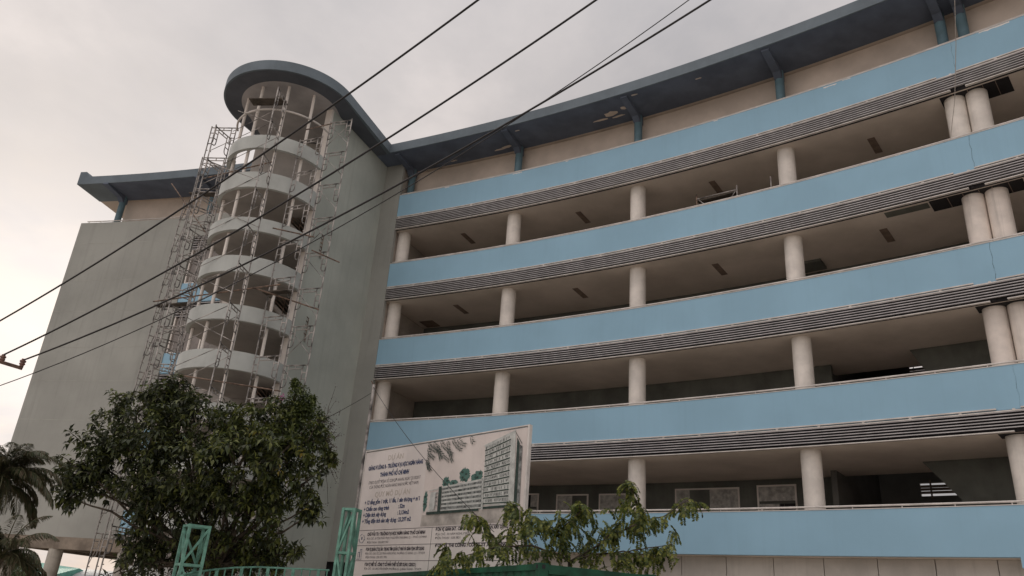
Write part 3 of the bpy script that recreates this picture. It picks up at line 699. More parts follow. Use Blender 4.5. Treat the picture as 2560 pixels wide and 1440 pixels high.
# two small round and outline emblems at the left of the address rows
em = MB(); c = (.37, -2.55)
for i in range(20):
    if i in (3, 4, 8, 9, 14): continue
    t0, t1 = 2*math.pi*i/20, 2*math.pi*(i+1)/20
    bquad(em, [(c[0]+.13*math.cos(t), c[1]+.13*math.sin(t)) for t in (t0, t1)]+[(c[0]+.115*math.cos(t), c[1]+.115*math.sin(t)) for t in (t1, t0)], .003)
bquad(em, [(.345, -2.50), (.395, -2.50), (.395, -2.58), (.345, -2.58)], .003)
for dx in (-.13, .13): bquad(em, [(.37+dx-.03, -2.57), (.37+dx+.03, -2.57), (.37+dx, -2.61)], .003)
for k_, (u, hh) in enumerate(((.27, .14), (.37, .22))):
    for (x0, x1, y0, y1) in ((u, u+.015, -3.08, -3.08+hh), (u+.075, u+.09, -3.08, -3.08+hh), (u, u+.09, -3.08+hh, -3.065+hh)):
        bquad(em, [(x0, y0), (x1, y0), (x1, y1), (x0, y1)], .003)
em.build('emblem', INKB, panel)
text('HMCIC', .22, .50, -3.145, .045, INKB, 'lettering')
# printed picture
pic = MB(); bquad(pic, [(3.03, 0), (6.96, 0), (6.97, -2.29), (3.06, -2.29)], .003); picture = pic.build('picture', BBSKY, bb)
PN = [.005]
def art(poly_list, m, nm, jit=False):
    PN[0] += .0025 if not jit else .0045; mb = MB()
    for p in poly_list: bquad(mb, p, PN[0]+(random.uniform(0, .0022) if jit else 0))
    return mb.build(nm, m, picture)
art([[(3.1, -1.99), (6.96, -1.95), (6.96, -2.28), (3.07, -2.28)]], ARTR, 'printed_road')
def blob(u, v, ru, rv, n=26, j=.35):
    return [(u+ru*math.cos(2*math.pi*i/n)*random.uniform(1-j, 1+j), v+rv*math.sin(2*math.pi*i/n)*random.uniform(1-j, 1+j)) for i in range(n)]
art([blob(3.98, -1.16, .14, .14, 44, .2), blob(4.30, -1.19, .17, .07, 40, .2), blob(4.72, -1.02, .2, .19, 60, .2), blob(5.10, -1.12, .12, .1, 40, .2), blob(5.27, -1.08, .16, .14, 50, .2), blob(3.17, -1.62, .08, .28, 50, .2)], ARTG, 'printed_foliage')
art([blob(u_, v_, .05, .03, 16, .35) for (u_, v_) in ((3.95, -1.2), (4.03, -1.12), (4.3, -1.2), (4.65, -1.08), (4.78, -1.0), (4.72, -1.14), (4.62, -.94), (5.24, -1.12), (5.33, -1.02), (3.17, -1.7), (3.16, -1.5))], ARTD, 'printed_foliage')
tw = [(5.45, -.32), (6.46, -.07), (6.52, -1.86), (5.53, -1.84)]
def lerp(a, b, t): return (a[0]+(b[0]-a[0])*t, a[1]+(b[1]-a[1])*t)
def inq(u0, u1, v0, v1, Q=None):
    Q = Q or tw
    f = lambda u, v: lerp(lerp(Q[0], Q[1], u), lerp(Q[3], Q[2], u), v)
    return [f(u0, v0), f(u1, v0), f(u1, v1), f(u0, v1)]
art([tw, [(6.46, -.07), (6.55, -.02), (6.64, -1.88), (6.52, -1.86)], [(5.41, -.30), (6.52, -.03), (6.52, -.06), (5.41, -.34)]], ARTL, 'printed_tower')
art([[(6.62, -.22), (6.72, -.38), (6.74, -1.88), (6.64, -1.88)], [(6.52, -.03), (6.80, -.38), (6.80, -.41), (6.54, -.07)]], ARTD, 'printed_tower_side')
art([[(6.74, -.42), (6.82, -.46), (6.84, -1.9), (6.75, -1.9)]], ARTM, 'printed_tower_side')
fl_ = []; wnd = []
for i in range(11):
    v = .015+i/11*.97
    fl_.append(inq(0.01, .93, v+.068, v+.084))
    for j in range(16):
        if random.random() < .78:
            u = .02+j/16*.9; wnd.append(inq(u+.012, u+random.uniform(.024, .045), v+.012, v+random.uniform(.04, .062)))
art(wnd, ARTM, 'printed_facade'); art(fl_, ARTD, 'printed_cornice')
wg = [(3.86, -1.27), (5.47, -1.17), (5.52, -1.90), (3.90, -1.89)]
art([wg], ARTM, 'printed_wing')
art([inq(0, 1, v, v+.075, wg) for v in (0.0, .16, .32, .48, .64, .80)]+[[(3.40, -1.40), (3.62, -1.39), (3.62, -1.86), (3.38, -1.88)], [(5.44, -1.15), (5.50, -1.15), (5.55, -1.95), (5.49, -1.95)], [(3.3, -1.34), (3.75, -1.31), (3.75, -1.33), (3.3, -1.36)], [(3.3, -1.88), (5.5, -1.88), (6.8, -1.84), (6.8, -1.86), (5.5, -1.91), (3.3, -1.91)]], ARTL, 'printed_slabs')
art([inq(u, u+.012, v+.085, v+.15, wg) for v in (0.0, .16, .32, .48, .64) for u in (.1, .22, .35, .5, .66, .8)]+[inq(.42, .47, v+.08, v+.14, wg) for v in (.16, .32, .48, .64)], ARTD, 'printed_recess')
art([[(3.73, -1.27), (3.85, -1.26), (3.88, -1.93), (3.76, -1.94)], [(3.30, -1.92), (5.4, -1.92), (5.4, -1.97), (3.3, -1.99)], [(5.56, -1.88), (6.8, -1.87), (6.8, -1.93), (5.56, -1.94)]], ARTD, 'printed_round_stair')
art([inq(.04, .96, v, v+.055, [(3.62, -1.40), (3.72, -1.39), (3.74, -1.88), (3.62, -1.88)]) for v in (.05, .27, .49, .71)], ARTM, 'printed_recess')
fr_ = []
def frond(u0, v0, u1, v1, n, L):
    for i in range(n):
        t_ = i/n; u = u0+(u1-u0)*t_; v = v0+(v1-v0)*t_-.05*math.sin(math.pi*t_)
        for sd_ in (-1, 1):
            an = math.atan2(v1-v0, u1-u0)+sd_*random.uniform(.45, .8); l_ = L*random.uniform(.75, 1.1)*(1-.4*t_)
            du, dv_ = math.cos(an)*l_, math.sin(an)*l_; nx, ny = -math.sin(an)*.011, math.cos(an)*.011
            if u+du < 3.04 or v+dv_ > -.005 or u < 3.04: continue
            fr_.append([(u, v), (u+du*.5+nx, v+dv_*.5+ny), (u+du, v+dv_), (u+du*.5-nx, v+dv_*.5-ny)])
for (u0, v0, u1, v1, n) in ((3.05, -.03, 3.55, -.28, 12), (3.05, -.16, 3.4, -.45, 11), (3.05, -.30, 3.22, -.72, 12), (3.3, -.02, 4.05, -.58, 18), (3.6, -.02, 4.2, -.42, 14), (3.9, -.02, 4.2, -.62, 14), (3.5, -.1, 3.7, -.5, 10), (4.1, -.02, 4.55, -.33, 11), (4.3, -.02, 4.7, -.2, 8), (4.85, -.01, 5.0, -.16, 4), (3.05, -.5, 3.3, -.78, 8)):
    frond(u0, v0, u1, v1, n, .16)
art(fr_, ARTD, 'printed_branch', True)

# ------------------------------------------------------------------ pole and wires near the building
c = at(935, 962, 25.6)
t = thing('metal_pole', (c[0], c[1], 0), 'thin grey metal pole rising behind the top left corner of the billboard', 'pole')
MB().tube([(c[0], c[1], 0), (c[0], c[1], c[2])], .05, 10).build('shaft', STEEL, t, smooth=True)
MB().tube([(c[0]-.1, c[1]-.05, c[2]+.12), (c[0], c[1], c[2]-.03), (c[0]+.05, c[1], c[2]-.14)], .018, 6).build('hook', STEELR, t)
def sag(p, q_, s, n=24):
    p, q_ = np.array(p), np.array(q_); return [tuple(p+(q_-p)*t-np.array([0, 0, s*4*t*(1-t)])) for t in np.linspace(0, 1, n)]
def wire(pts, r, label, name='cable', m=None, grp=None):
    tag(MB().tube(pts, r, 8).build(name, m or CABLE, None, smooth=True), label, 'cable', grp)
GW = 'overhead cables crossing the sky'
def span(x0, y0, Y0, x1, y1, Y1, s, ex0=.0, ex1=.6):
    p, q_ = at(x0, y0, Y0), at(x1, y1, Y1); d = q_-p
    pts = []
    for t in np.linspace(-ex0, 1+ex1, 48): pts.append(tuple(p+d*t-np.array([0, 0, s*4*t*(1-t)])))
    return pts
wire(span(0, 802, 17.5, 1195, 0, 10.5, .28, .3, .6), .0195, 'black overhead cable nearest the top left, highest where it leaves the left edge', grp=GW)
wire(span(9, 887, 17.5, 1490, 0, 10.5, .42, 0, .6), .0195, 'black overhead cable running from the inner insulator on the rusty crossarm', grp=GW)
wire(span(57, 901, 17.5, 1775, 0, 10.5, .55, 0, .6), .0195, 'black overhead cable running from the outer insulator at the tip of the crossarm', grp=GW)
wire(span(-40, 978, 18.5, 1722, 0, 13.0, .95, .2, .5), .011, 'thinnest black overhead cable, lowest of all at the left edge', grp=GW)
# utility pole just outside the frame; its crossarm reaches in
a0, a1 = at(-120, 868, 17.5), at(55, 921, 17.5)
t = thing('utility_pole', (a0[0], a0[1], 0), 'rusty brown utility pole crossarm with two insulators at the left edge', 'utility pole')
MB().tube([(a0[0], a0[1]+.12, 0), (a0[0], a0[1]+.12, a0[2]+1.2)], .16, 16, r1=.11).build('shaft', CONC, t, smooth=True)
MB().bar(tuple(a0), tuple(a1), .05, .075).build('crossarm', RUST, t)
MB().bar((a0[0], a0[1], a0[2]-.9), tuple(a0+(a1-a0)*.62-np.array([0, 0, .02])), .04, .04).build('crossarm_brace', RUST, t)
for (x, y) in ((4, 903), (54, 914)):
    p = at(x, y, 17.5); ins = MB()
    for (za, zb, ra) in ((.0, .045, .045), (.045, .075, .062), (.075, .105, .048), (.105, .14, .066), (.14, .18, .04)):
        ins.tube([(p[0], p[1], p[2]+za-.02), (p[0], p[1], p[2]+zb-.021)], ra, 14)
    ins.build('insulator', PORC, t, smooth=True)
wire(sag(tuple(c+np.array([0, 0, -.25])), tuple(at(780, 1062, 27.3)), .05), .008, 'short thin wire from the metal pole to the tower flank wall', 'wire')
wire(sag(tuple(c+np.array([0, -.05, -.1])), tuple(at(1235, 1330, 17.6)), .25), .008, 'thin wire slanting from the metal pole down across the billboard picture', 'wire')
ap, bq = at(2385, -60, 18.0), at(2387, 250, 18.45); cq = at(2376, 346, 18.6)
tag(MB().tube([tuple(ap), tuple(at(2390, 110, 18.2)), tuple(bq), tuple(cq)], .009, 6).build('rope', mat('rope', (.34, .30, .26), .9, .1, 9)), 'pale thin rope hanging down over the twin columns at the right', 'rope')

# ------------------------------------------------------------------ container, posts, fence
th = math.radians(25); Lx, Ly = -math.sin(th), math.cos(th); Sx, Sy = Ly, -Lx
C0 = (.83, 14.23)
def cp(l, s, z): return (C0[0]+Lx*l+Sx*s, C0[1]+Ly*l+Sy*s, z)
t = thing('shipping_container', (C0[0], C0[1], 0), 'dark green corrugated shipping container in front of the billboard', 'container')
def corr(l0, s0, l1, s1, z0, z1, n, depth):
    mb = MB(); vs = []; nl = n*4
    nx, ny = (l1-l0, s1-s0); ln = math.hypot(nx, ny); nx, ny = -ny/ln, nx/ln
    for i in range(nl+1):
        ph = i % 4; off = depth if ph in (1, 2) else 0
        f = (i//4+[.0, .18, .5, .68][ph])/n; f = min(f, 1)
        l, s = l0+(l1-l0)*f+nx*off, s0+(s1-s0)*f+ny*off
        vs += [cp(l, s, z0), cp(l, s, z1)]
    mb.add(vs, [(2*i, 2*i+2, 2*i+3, 2*i+1) for i in range(nl)]); return mb
corr(.1, .03, 12.09, .03, .15, 2.50, 40, .036).build('side_panel', CONTG, t)
corr(12.09, 2.41, .1, 2.41, .15, 2.50, 40, .036).build('side_panel', CONTG, t)
corr(.03, .1, .03, 2.34, .15, 2.46, 8, -.036).build('end_panel', CONTG, t)
corr(12.16, .1, 12.16, 2.34, .15, 2.46, 8, .036).build('end_panel', CONTG, t)
def cbox(l0, l1, s0, s1, z0, z1): return MB().box8([cp(l0, s0, z0), cp(l1, s0, z0), cp(l1, s1, z0), cp(l0, s1, z0), cp(l0, s0, z1), cp(l1, s0, z1), cp(l1, s1, z1), cp(l0, s1, z1)])
for (l0, l1, s0, s1, z0, z1) in ((.181, 12.009, 0, .07, 2.47, 2.57), (.181, 12.009, 2.37, 2.44, 2.47, 2.57), (0, .07, .181, 2.26, 2.42, 2.57), (12.12, 12.19, .181, 2.26, 2.42, 2.57), (.18, 12.01, 0, .07, 0.02, .16), (0, .07, .18, 2.26, 0.02, .16)):
    cbox(l0, l1, s0, s1, z0, z1).build('rail', CONTG, t)
cbox(.08, 12.11, .08, 2.36, 2.52, 2.55).build('roof_sheet', CONTG, t)
for l in (0, 12.03):
    for s in (0, 2.27):
        cbox(l, l+.16, s, s+.17, .18, 2.469).build('corner_post', CONTG, t)
        cbox(l, l+.18, s-.003, s+.18, 2.47, 2.59).build('corner_casting', CONTG, t)
hole = MB()
for (l0, l1, s0, s1) in ((.06, .12, -.009, -.0035),): hole.add(*(lambda b: (b.v, b.f))(cbox(l0, l1, s0, s1, 2.495, 2.56)))
hole.add(*(lambda b: (b.v, b.f))(cbox(-.006, -.0005, .05, .11, 2.495, 2.56)))
hole.build('casting_hole', DARK, t)
def lattice(cx, cy, wx, z1, rot, label, step):
    t = thing('lattice_post', (cx, cy, 0), label, 'post', 'mint green lattice gate posts')
    ca, sa = math.cos(rot), math.sin(rot)
    def P(x, y, z): return (cx+ca*x-sa*y, cy+sa*x+ca*y, z)
    h = wx/2; cs = [(-h, -h), (h, -h), (h, h), (-h, h)]
    for x, y in cs: MB().bar(P(x, y, 0), P(x, y, z1), .062, .062, up=(ca, sa, 0)).build('upright', MINT, t)
    zs = [z1-.03]
    while zs[-1]-step > 0: zs.append(zs[-1]-step)
    m1 = MB(); m2 = MB()
    for j, z in enumerate(zs):
        for i in range(4):
            a, b = cs[i], cs[(i+1) % 4]; m1.bar(P(*a, z), P(*b, z), .055, .055)
            if j+1 < len(zs):
                zz = zs[j+1]
                aa, bb_ = (a, b) if (j+i) % 2 else (b, a)
                m2.bar(P(*aa, z-.03), P(*bb_, zz+.03), .045, .045)
    m1.build('crossbar', MINT, t); m2.build('diagonal', MINT, t)
lattice(-6.84, 18.9, .44, 3.17, .62, 'mint green lattice gate post standing under the dark tree, shorter of the two', .84)
lattice(-3.40, 19.2, .29, 3.83, -.32, 'mint green lattice gate post against the left edge of the billboard, taller of the two', .98)
# railing on its low wall: curves round on the left
fp = [np.array(p) for p in ((-6.75, 18.4, 2.08), (-6.68, 18.9, 2.16), (-6.45, 19.5, 2.27), (-6.1, 19.9, 2.36), (-5.6, 20.1, 2.42))]
fp += [np.array((-5.6+(1.72)*i/6, 20.1-.1*i/6, 2.42+.04*i/6)) for i in range(1, 7)]
t = thing('railing', (-5.2, 20.1, 0), 'mint green steel railing in front of the dark tree', 'railing')
m1 = MB(); m1.tube([tuple(p) for p in fp], .022, 8); m1.tube([(p[0], p[1], 1.25) for p in fp], .02, 8); m1.build('rail', MINT, t)
acc = 0; m2 = MB(); m3 = MB()
L_ = [0]
for i in range(1, len(fp)): L_.append(L_[-1]+np.linalg.norm((fp[i]-fp[i-1])[:2]))
s_ = 0; j = 0
while s_ < L_[-1]:
    i = max(k for k in range(len(fp)-1) if L_[k] <= s_+1e-9); f_ = (s_-L_[i])/(L_[i+1]-L_[i]); p = fp[i]+(fp[i+1]-fp[i])*f_
    if j % 3 == 0: m3.bar((p[0], p[1], 1.0), (p[0], p[1], p[2]), .075, .03, up=(0, 1, 0))
    else: m2.tube([(p[0], p[1], 1.24), (p[0], p[1], p[2])], .016, 6)
    s_ += .205; j += 1
m3.build('post', MINT, t); m2.build('baluster', MINT, t)
t2 = MB()
for i in range(len(fp)-1):
    a, b = fp[i], fp[i+1]; t2.bar((a[0], a[1], .52), (b[0], b[1], .52), .16, 1.0)
tag(t2.build('low_wall', CONC), 'low concrete wall carrying the mint green railing', 'wall')

# ------------------------------------------------------------------ vegetation
def mesh_np(name, verts, faces, m, parent=None):
    me = bpy.data.meshes.new(name); nv, nf = len(verts), len(faces); k = faces.shape[1]
    me.vertices.add(nv); me.vertices.foreach_set('co', verts.astype(np.float32).ravel())
    me.loops.add(nf*k); me.loops.foreach_set('vertex_index', faces.astype(np.int32).ravel())
    me.polygons.add(nf); me.polygons.foreach_set('loop_start', np.arange(0, nf*k, k, dtype=np.int32)); me.polygons.foreach_set('loop_total', np.full(nf, k, dtype=np.int32))
    me.update(calc_edges=True); me.validate(); me.materials.append(m)
    o = bpy.data.objects.new(name, me); COL.objects.link(o)
    if parent is not None: adopt(o, parent)
    return o
def unit(v): return v/np.maximum(np.linalg.norm(v, axis=-1, keepdims=True), 1e-9)
def leaves(pos, dirs, ups, ln, wd, fold=.25, curl=.25):
    """pos,dirs,ups (N,3); a leaf = 5 verts, 4 tris, folded along the midrib and curling down"""
    N = len(pos); d = unit(dirs); s = unit(np.cross(d, ups)); n = unit(np.cross(s, d))
    ln = np.broadcast_to(np.asarray(ln), (N,))[:, None]; wd = np.broadcast_to(np.asarray(wd), (N,))[:, None]
    mid = pos+d*ln*.5; tip = pos+d*ln-n*ln*curl
    lf = mid+s*wd*.5+n*wd*fold; rt = mid-s*wd*.5+n*wd*fold
    V = np.stack([pos, tip, lf, rt, mid], 1).reshape(-1, 3)
    F = np.array([[0, 3, 4], [3, 1, 4], [1, 2, 4], [2, 0, 4]])
    return V, (np.arange(N)[:, None, None]*5+F[None]).reshape(-1, 3)
def whorls(tips, axes, per, ln, wd, droop=.25):
    N = len(tips); az = rng.uniform(0, 2*np.pi, (N, 1))+np.arange(per)[None]*2*np.pi/per+rng.normal(0, .25, (N, per))
    ax = unit(axes); ref = np.where(np.abs(ax[:, 2:3]) > .9, np.array([[1., 0, 0]]), np.array([[0, 0, 1.]]))
    x = unit(np.cross(ax, ref)); y = np.cross(ax, x)
    dirs = x[:, None]*np.cos(az)[..., None]+y[:, None]*np.sin(az)[..., None]+ax[:, None]*rng.uniform(-.1, .8, (N, per, 1))
    dirs[..., 2] -= droop; dirs = unit(dirs).reshape(-1, 3)
    pos = np.repeat(tips, per, 0)+dirs*.02
    up = np.tile(np.array([[0, 0, 1.]]), (len(pos), 1))+rng.normal(0, .25, (len(pos), 3))
    return leaves(pos, dirs, up, ln*rng.uniform(.6, 1.15, len(pos)), wd*rng.uniform(.7, 1.1, len(pos)))
def branch(mb, a, b, r0, r1, wob=.1, n=7):
    a, b = np.array(a, float), np.array(b, float); pts = []
    for i in range(n+1):
        t = i/n; p = a+(b-a)*t
        if 0 < i < n: p = p+rng.normal(0, wob*np.linalg.norm(b-a)*.12, 3)
        p[2] += wob*math.sin(math.pi*t)*.35*np.linalg.norm((b-a)[:2]); pts.append(tuple(p))
    mb.tube(pts, r0, 7, r1=r1); return pts

# dark tree in front of the stair tower: clumps as (pixel x, pixel y, pixel radius, distance offset)
YT = 20.6; SC = 1/92.0
CL = [(425, 1000, 62, .2), (340, 1035, 60, .4), (285, 1085, 70, 0), (235, 1140, 62, -.4), (200, 1180, 42, -.8), (182, 1190, 30, -.5), (180, 1240, 28, -.9), (250, 1200, 50, -.2),
      (380, 1100, 92, -.5), (480, 1060, 82, 0), (560, 1075, 70, .3), (620, 1090, 74, -.4), (700, 1060, 66, 0), (735, 1030, 34, .5), (765, 1110, 50, -.3),
      (690, 1150, 84, -.9), (590, 1170, 94, -.9), (480, 1180, 100, -.8), (380, 1190, 80, -.6), (320, 1160, 70, -.3), (430, 1270, 80, -.4), (530, 1280, 88, -.6), (620, 1270, 90, -.4), (690, 1240, 54, -.4), (765, 1200, 34, -.6), (768, 1262, 28, -.7), (775, 1290, 16, -.7),
      (370, 1290, 45, -.2), (345, 1330, 45, .1), (350, 1400, 55, .1), (300, 1425, 40, .3), (400, 1400, 60, .2), (470, 1350, 66, .1), (560, 1370, 80, .2), (640, 1350, 62, .1), (640, 1410, 60, .3), (700, 1365, 44, -.1), (735, 1375, 26, -.2), (570, 1430, 60, .2), (460, 1430, 40, .3), (420, 960, 28, .3), (440, 985, 40, .1), (815, 1150, 24, .1)]
tb = at(520, 1440, YT); base = np.array([tb[0], YT, 0])
tree = thing('broadleaf_tree', tuple(base), 'dense dark green broadleaf tree in front of the round stair tower', 'tree')
tk = MB(); fork = base+np.array([.05, 0, 2.3]); branch(tk, base, fork, .20, .15, .04)
tips = ([], []); axes = ([], [])
for (x, y, r, dy) in CL:
    c = at(x, y, YT+dy); rm = r*SC
    branch(tk, fork+rng.normal(0, .08, 3), c+np.array([0, 0, -rm*.2]), .055, .015, .12)
    N = int((12+330*rm*rm)*(.62 if y > 1215 or x < 330 else 1.0))
    d = unit(rng.normal(0, 1, (N, 3))); rad = rm*rng.uniform(.2, 1.0, (N, 1))**.5
    p = c+d*rad*np.array([1, 1.1, .95]); ax = d*.8+np.array([0, 0, .25])+rng.normal(0, .35, (N, 3))
    fresh = rng.uniform(0, 1, N) < np.clip((x-430)/420, .05, .5)
    ph = np.sin(p[:, 0]*4.3+1.1)+np.sin(p[:, 1]*4.7+2.0)+np.sin(p[:, 2]*5.1+.4)+.9*np.sin(p[:, 0]*9.1+p[:, 2]*7.7)
    kp = ph > rng.normal(-.25, .35, N); p, ax, fresh = p[kp], ax[kp], fresh[kp]
    # sprays that break the outline
    sp = []; sa = []
    for i in range(5 if r > 35 else 3):
        dd_ = unit(rng.normal(0, 1, 3)+np.array([0, -.2, .1])); e = c+dd_*rm*random.uniform(1.05, 1.55)
        e[2] -= .12*random.random(); branch(tk, c, e, .018, .006, .12, 4)
        for q_ in range(4): sp.append(e-dd_*.11*q_+rng.normal(0, .05, 3)); sa.append(dd_+np.array([0, 0, .2]))
    p = np.concatenate([p, sp]); ax = np.concatenate([ax, sa]); fresh = np.concatenate([fresh, rng.uniform(0, 1, len(sp)) < (.5 if x > 500 else .2)])
    for j in (0, 1): tips[j].append(p[fresh == bool(j)]); axes[j].append(ax[fresh == bool(j)])
for j, (m_, nm) in enumerate(((LEAF1, 'crown'), (LEAF1B, 'fresh_leaves'))):
    V, F = whorls(np.concatenate(tips[j]), np.concatenate(axes[j]), 6, .215, .088, .30)
    mesh_np(nm, V, F, m_, tree)
tk.build('trunk', BARK, tree, smooth=True)
yt = np.array([at(x, y, YT-1.55+random.uniform(-.25, .1)) for x, y in ((622, 1082), (645, 1078), (608, 1170), (740, 1118), (756, 1130), (700, 1175), (772, 1275))]); ya = rng.normal(0, .4, yt.shape)+np.array([0, -.6, .3])
V, F = whorls(yt, ya, 4, .2, .085, .35); mesh_np('yellow_leaves', V, F, LEAFY, tree)
# leafy climber standing at the right of the crown, brighter green, with pink flowers and bare twigs
c = at(690, 1440, 21.4); vine = thing('flowering_climber', (c[0], c[1], 0), 'light green climber with pink flowers and bare twigs at the right of the dark tree', 'climber')
tips = []; axes = []; vm = MB()
prev = np.array([c[0], c[1], 0]); root = prev.copy()
for (x, y, r) in ((748, 990, 30), (762, 1020, 38), (735, 1040, 40), (785, 1040, 28), (798, 1075, 28), (775, 1085, 38), (742, 970, 14), (738, 955, 7), (718, 1065, 34), (765, 1110, 30), (800, 1110, 18), (780, 1000, 12)):
    cc = at(x, y, 20.75); rm = r*SC; N = int(30+560*rm*rm); d = unit(rng.normal(0, 1, (N, 3))); tips.append(cc+d*rm*rng.uniform(.3, 1, (N, 1))); axes.append(d+np.array([0, 0, .4]))
    branch(vm, fork+np.array([.5, 0, 1.2]), cc, .02, .006, .05)
branch(vm, root, root+np.array([0, 0, 1.02]), .04, .03, .02)
V, F = whorls(np.concatenate(tips), np.concatenate(axes), 4, .105, .055, .1)
mesh_np('foliage', V, F, leafmat('leaf_climber', [(.05, .07, .022), (.09, .12, .032), (.13, .16, .042), (.04, .055, .02)], .3), vine)
tp = []; tw_ = MB()
for i in range(46):
    s0 = at(798+random.uniform(-10, 14), 1080+random.uniform(-40, 60), 20.8); e = at(833+random.gauss(0, 14), 1105+random.gauss(0, 50), 20.8+random.uniform(-.4, .4))
    pts = branch(tw_, s0, e, .008, .004, .1, 4); tp += [np.array(p)+rng.normal(0, .03, 3) for p in pts for _ in range(2)]
tw_.build('bare_twigs', BARK, vine); vm.build('stem', BARK, vine)
tp = np.array(tp); V, F = whorls(tp, rng.normal(0, 1, tp.shape), 2, .055, .03, .1); mesh_np('dry_leaves', V, F, LEAFT, vine)
fp_ = np.array([at(x, y, 20.9) for x, y in ((703, 995), (709, 1001), (699, 1003), (706, 990))]); V, F = whorls(fp_, rng.normal(0, 1, fp_.shape), 7, .07, .05, 0); mesh_np('flowers', V, F, PINK, vine)

# feathery tree with pinnate leaves in front of the billboard
YM = 17.6; tb = at(1432, 1425, YM); base = np.array([tb[0], YM, 0])
tree = thing('pinnate_tree', tuple(base), 'young feathery tree with drooping pinnate leaves in front of the billboard', 'tree')
tk = MB(); fork = at(1425, 1405, YM); branch(tk, base, fork, .07, .05, .02)
LIMBS = [[(1425, 1405), (1500, 1358), (1600, 1305), (1660, 1290), (1725, 1245)], [(1425, 1405), (1405, 1370), (1395, 1330), (1400, 1290)], [(1425, 1405), (1390, 1385), (1330, 1366), (1250, 1365), (1180, 1385), (1110, 1405)],
         [(1425, 1405), (1480, 1385), (1560, 1380), (1640, 1390)], [(1330, 1366), (1300, 1310), (1285, 1270), (1272, 1250)], [(1600, 1305), (1590, 1260), (1575, 1215), (1568, 1200)], [(1250, 1365), (1210, 1310), (1185, 1285)], [(1395, 1330), (1450, 1280), (1448, 1250)], [(1560, 1380), (1620, 1370), (1680, 1360)], [(1500, 1358), (1540, 1320), (1560, 1290)], [(1395, 1330), (1350, 1300), (1330, 1290)]]
LD = [-.3, -.7, .1, -.5, .2, -.4, .4, -.8, -.7, -.2, -.6]
ends = []
for li, L in enumerate(LIMBS):
    pts = [at(x, y, YM+LD[li]*(i/(len(L)-1)) if L[0] == (1425, 1405) else YM+LD[li]*.5+LD[li]*.5*(i/(len(L)-1))) for i, (x, y) in enumerate(L)]
    sm = []
    for i in range(len(pts)-1):
        for t in np.linspace(0, 1, 5, endpoint=False): sm.append(pts[i]+(pts[i+1]-pts[i])*t+rng.normal(0, .008, 3))
    sm.append(pts[-1]); tk.tube([tuple(p) for p in sm], .030 if li < 4 else .016, 6, r1=.007)
    for i, p in enumerate(sm):
        f_ = i/(len(sm)-1)
        if f_ > .18 or li > 3: ends += [(p, f_)]*1
# extra leafing clumps spread through the crown
CLP = [(1110, 1370, 30), (1140, 1390, 40), (1200, 1350, 44), (1230, 1390, 46), (1190, 1300, 26), (1170, 1290, 18), (1300, 1300, 40), (1280, 1350, 44), (1320, 1395, 34), (1350, 1310, 40), (1400, 1310, 52), (1430, 1290, 40), (1440, 1340, 40), (1450, 1265, 22), (1500, 1300, 40), (1520, 1330, 36), (1560, 1250, 26), (1590, 1270, 34), (1570, 1220, 16), (1600, 1310, 34), (1640, 1300, 30), (1680, 1330, 24), (1700, 1275, 22), (1735, 1250, 16), (1560, 1390, 40), (1610, 1390, 40), (1650, 1380, 26), (1690, 1385, 14), (1530, 1420, 26), (1280, 1265, 12), (1105, 1400, 26), (1370, 1370, 30), (1480, 1400, 30)]
for (x, y, r) in CLP:
    cc = at(x, y, YM+random.uniform(-.9, .7))
    for i in range(int(3+r*r/110)):
        (ends.append if random.random() < .6 else (lambda q: None))((cc+unit(rng.normal(0, 1, 3))*r/112*random.random()**.5, .8 if random.random() < .55 else .2))
PV = []; PF = []; off = 0; rk = MB()
lp = []; ldir = []; lup = []; lln = []
for (p, f_) in ends:
    for _ in range(2 if (f_ > .3 and random.random() < .7) else 1):
        az = random.uniform(0, 2*math.pi); Lr = random.uniform(.22, .42); el = random.uniform(-.9, .35)
        d = np.array([math.cos(az)*math.cos(el), math.sin(az)*math.cos(el), math.sin(el)]); side = unit(np.cross(d, [0, 0, 1.]))
        q0 = p.copy(); pts = [q0]; n = 9
        for i in range(n):
            d = unit(d+np.array([0, 0, -.16])); q0 = q0+d*Lr/n; pts.append(q0)
            for s in (-1, 1):
                lp.append(q0); ldir.append(side*s+d*.35+np.array([0, 0, -.35])); lup.append(np.cross(side, d)+rng.normal(0, .3, 3)); lln.append(random.uniform(.075, .115)*(1-.3*abs(i/n-.5)))
        rk.tube([tuple(a) for a in pts[::3]], .0035, 4, caps=False)
lp, ldir, lup, lln = map(np.array, (lp, ldir, lup, lln))
V, F = leaves(lp, ldir, lup, lln, lln*.56, .1, .1)
mesh_np('crown', V, F, LEAF2, tree); rk.build('leaf_stalks', BARKG, tree); tk.build('trunk', BARK, tree, smooth=True)

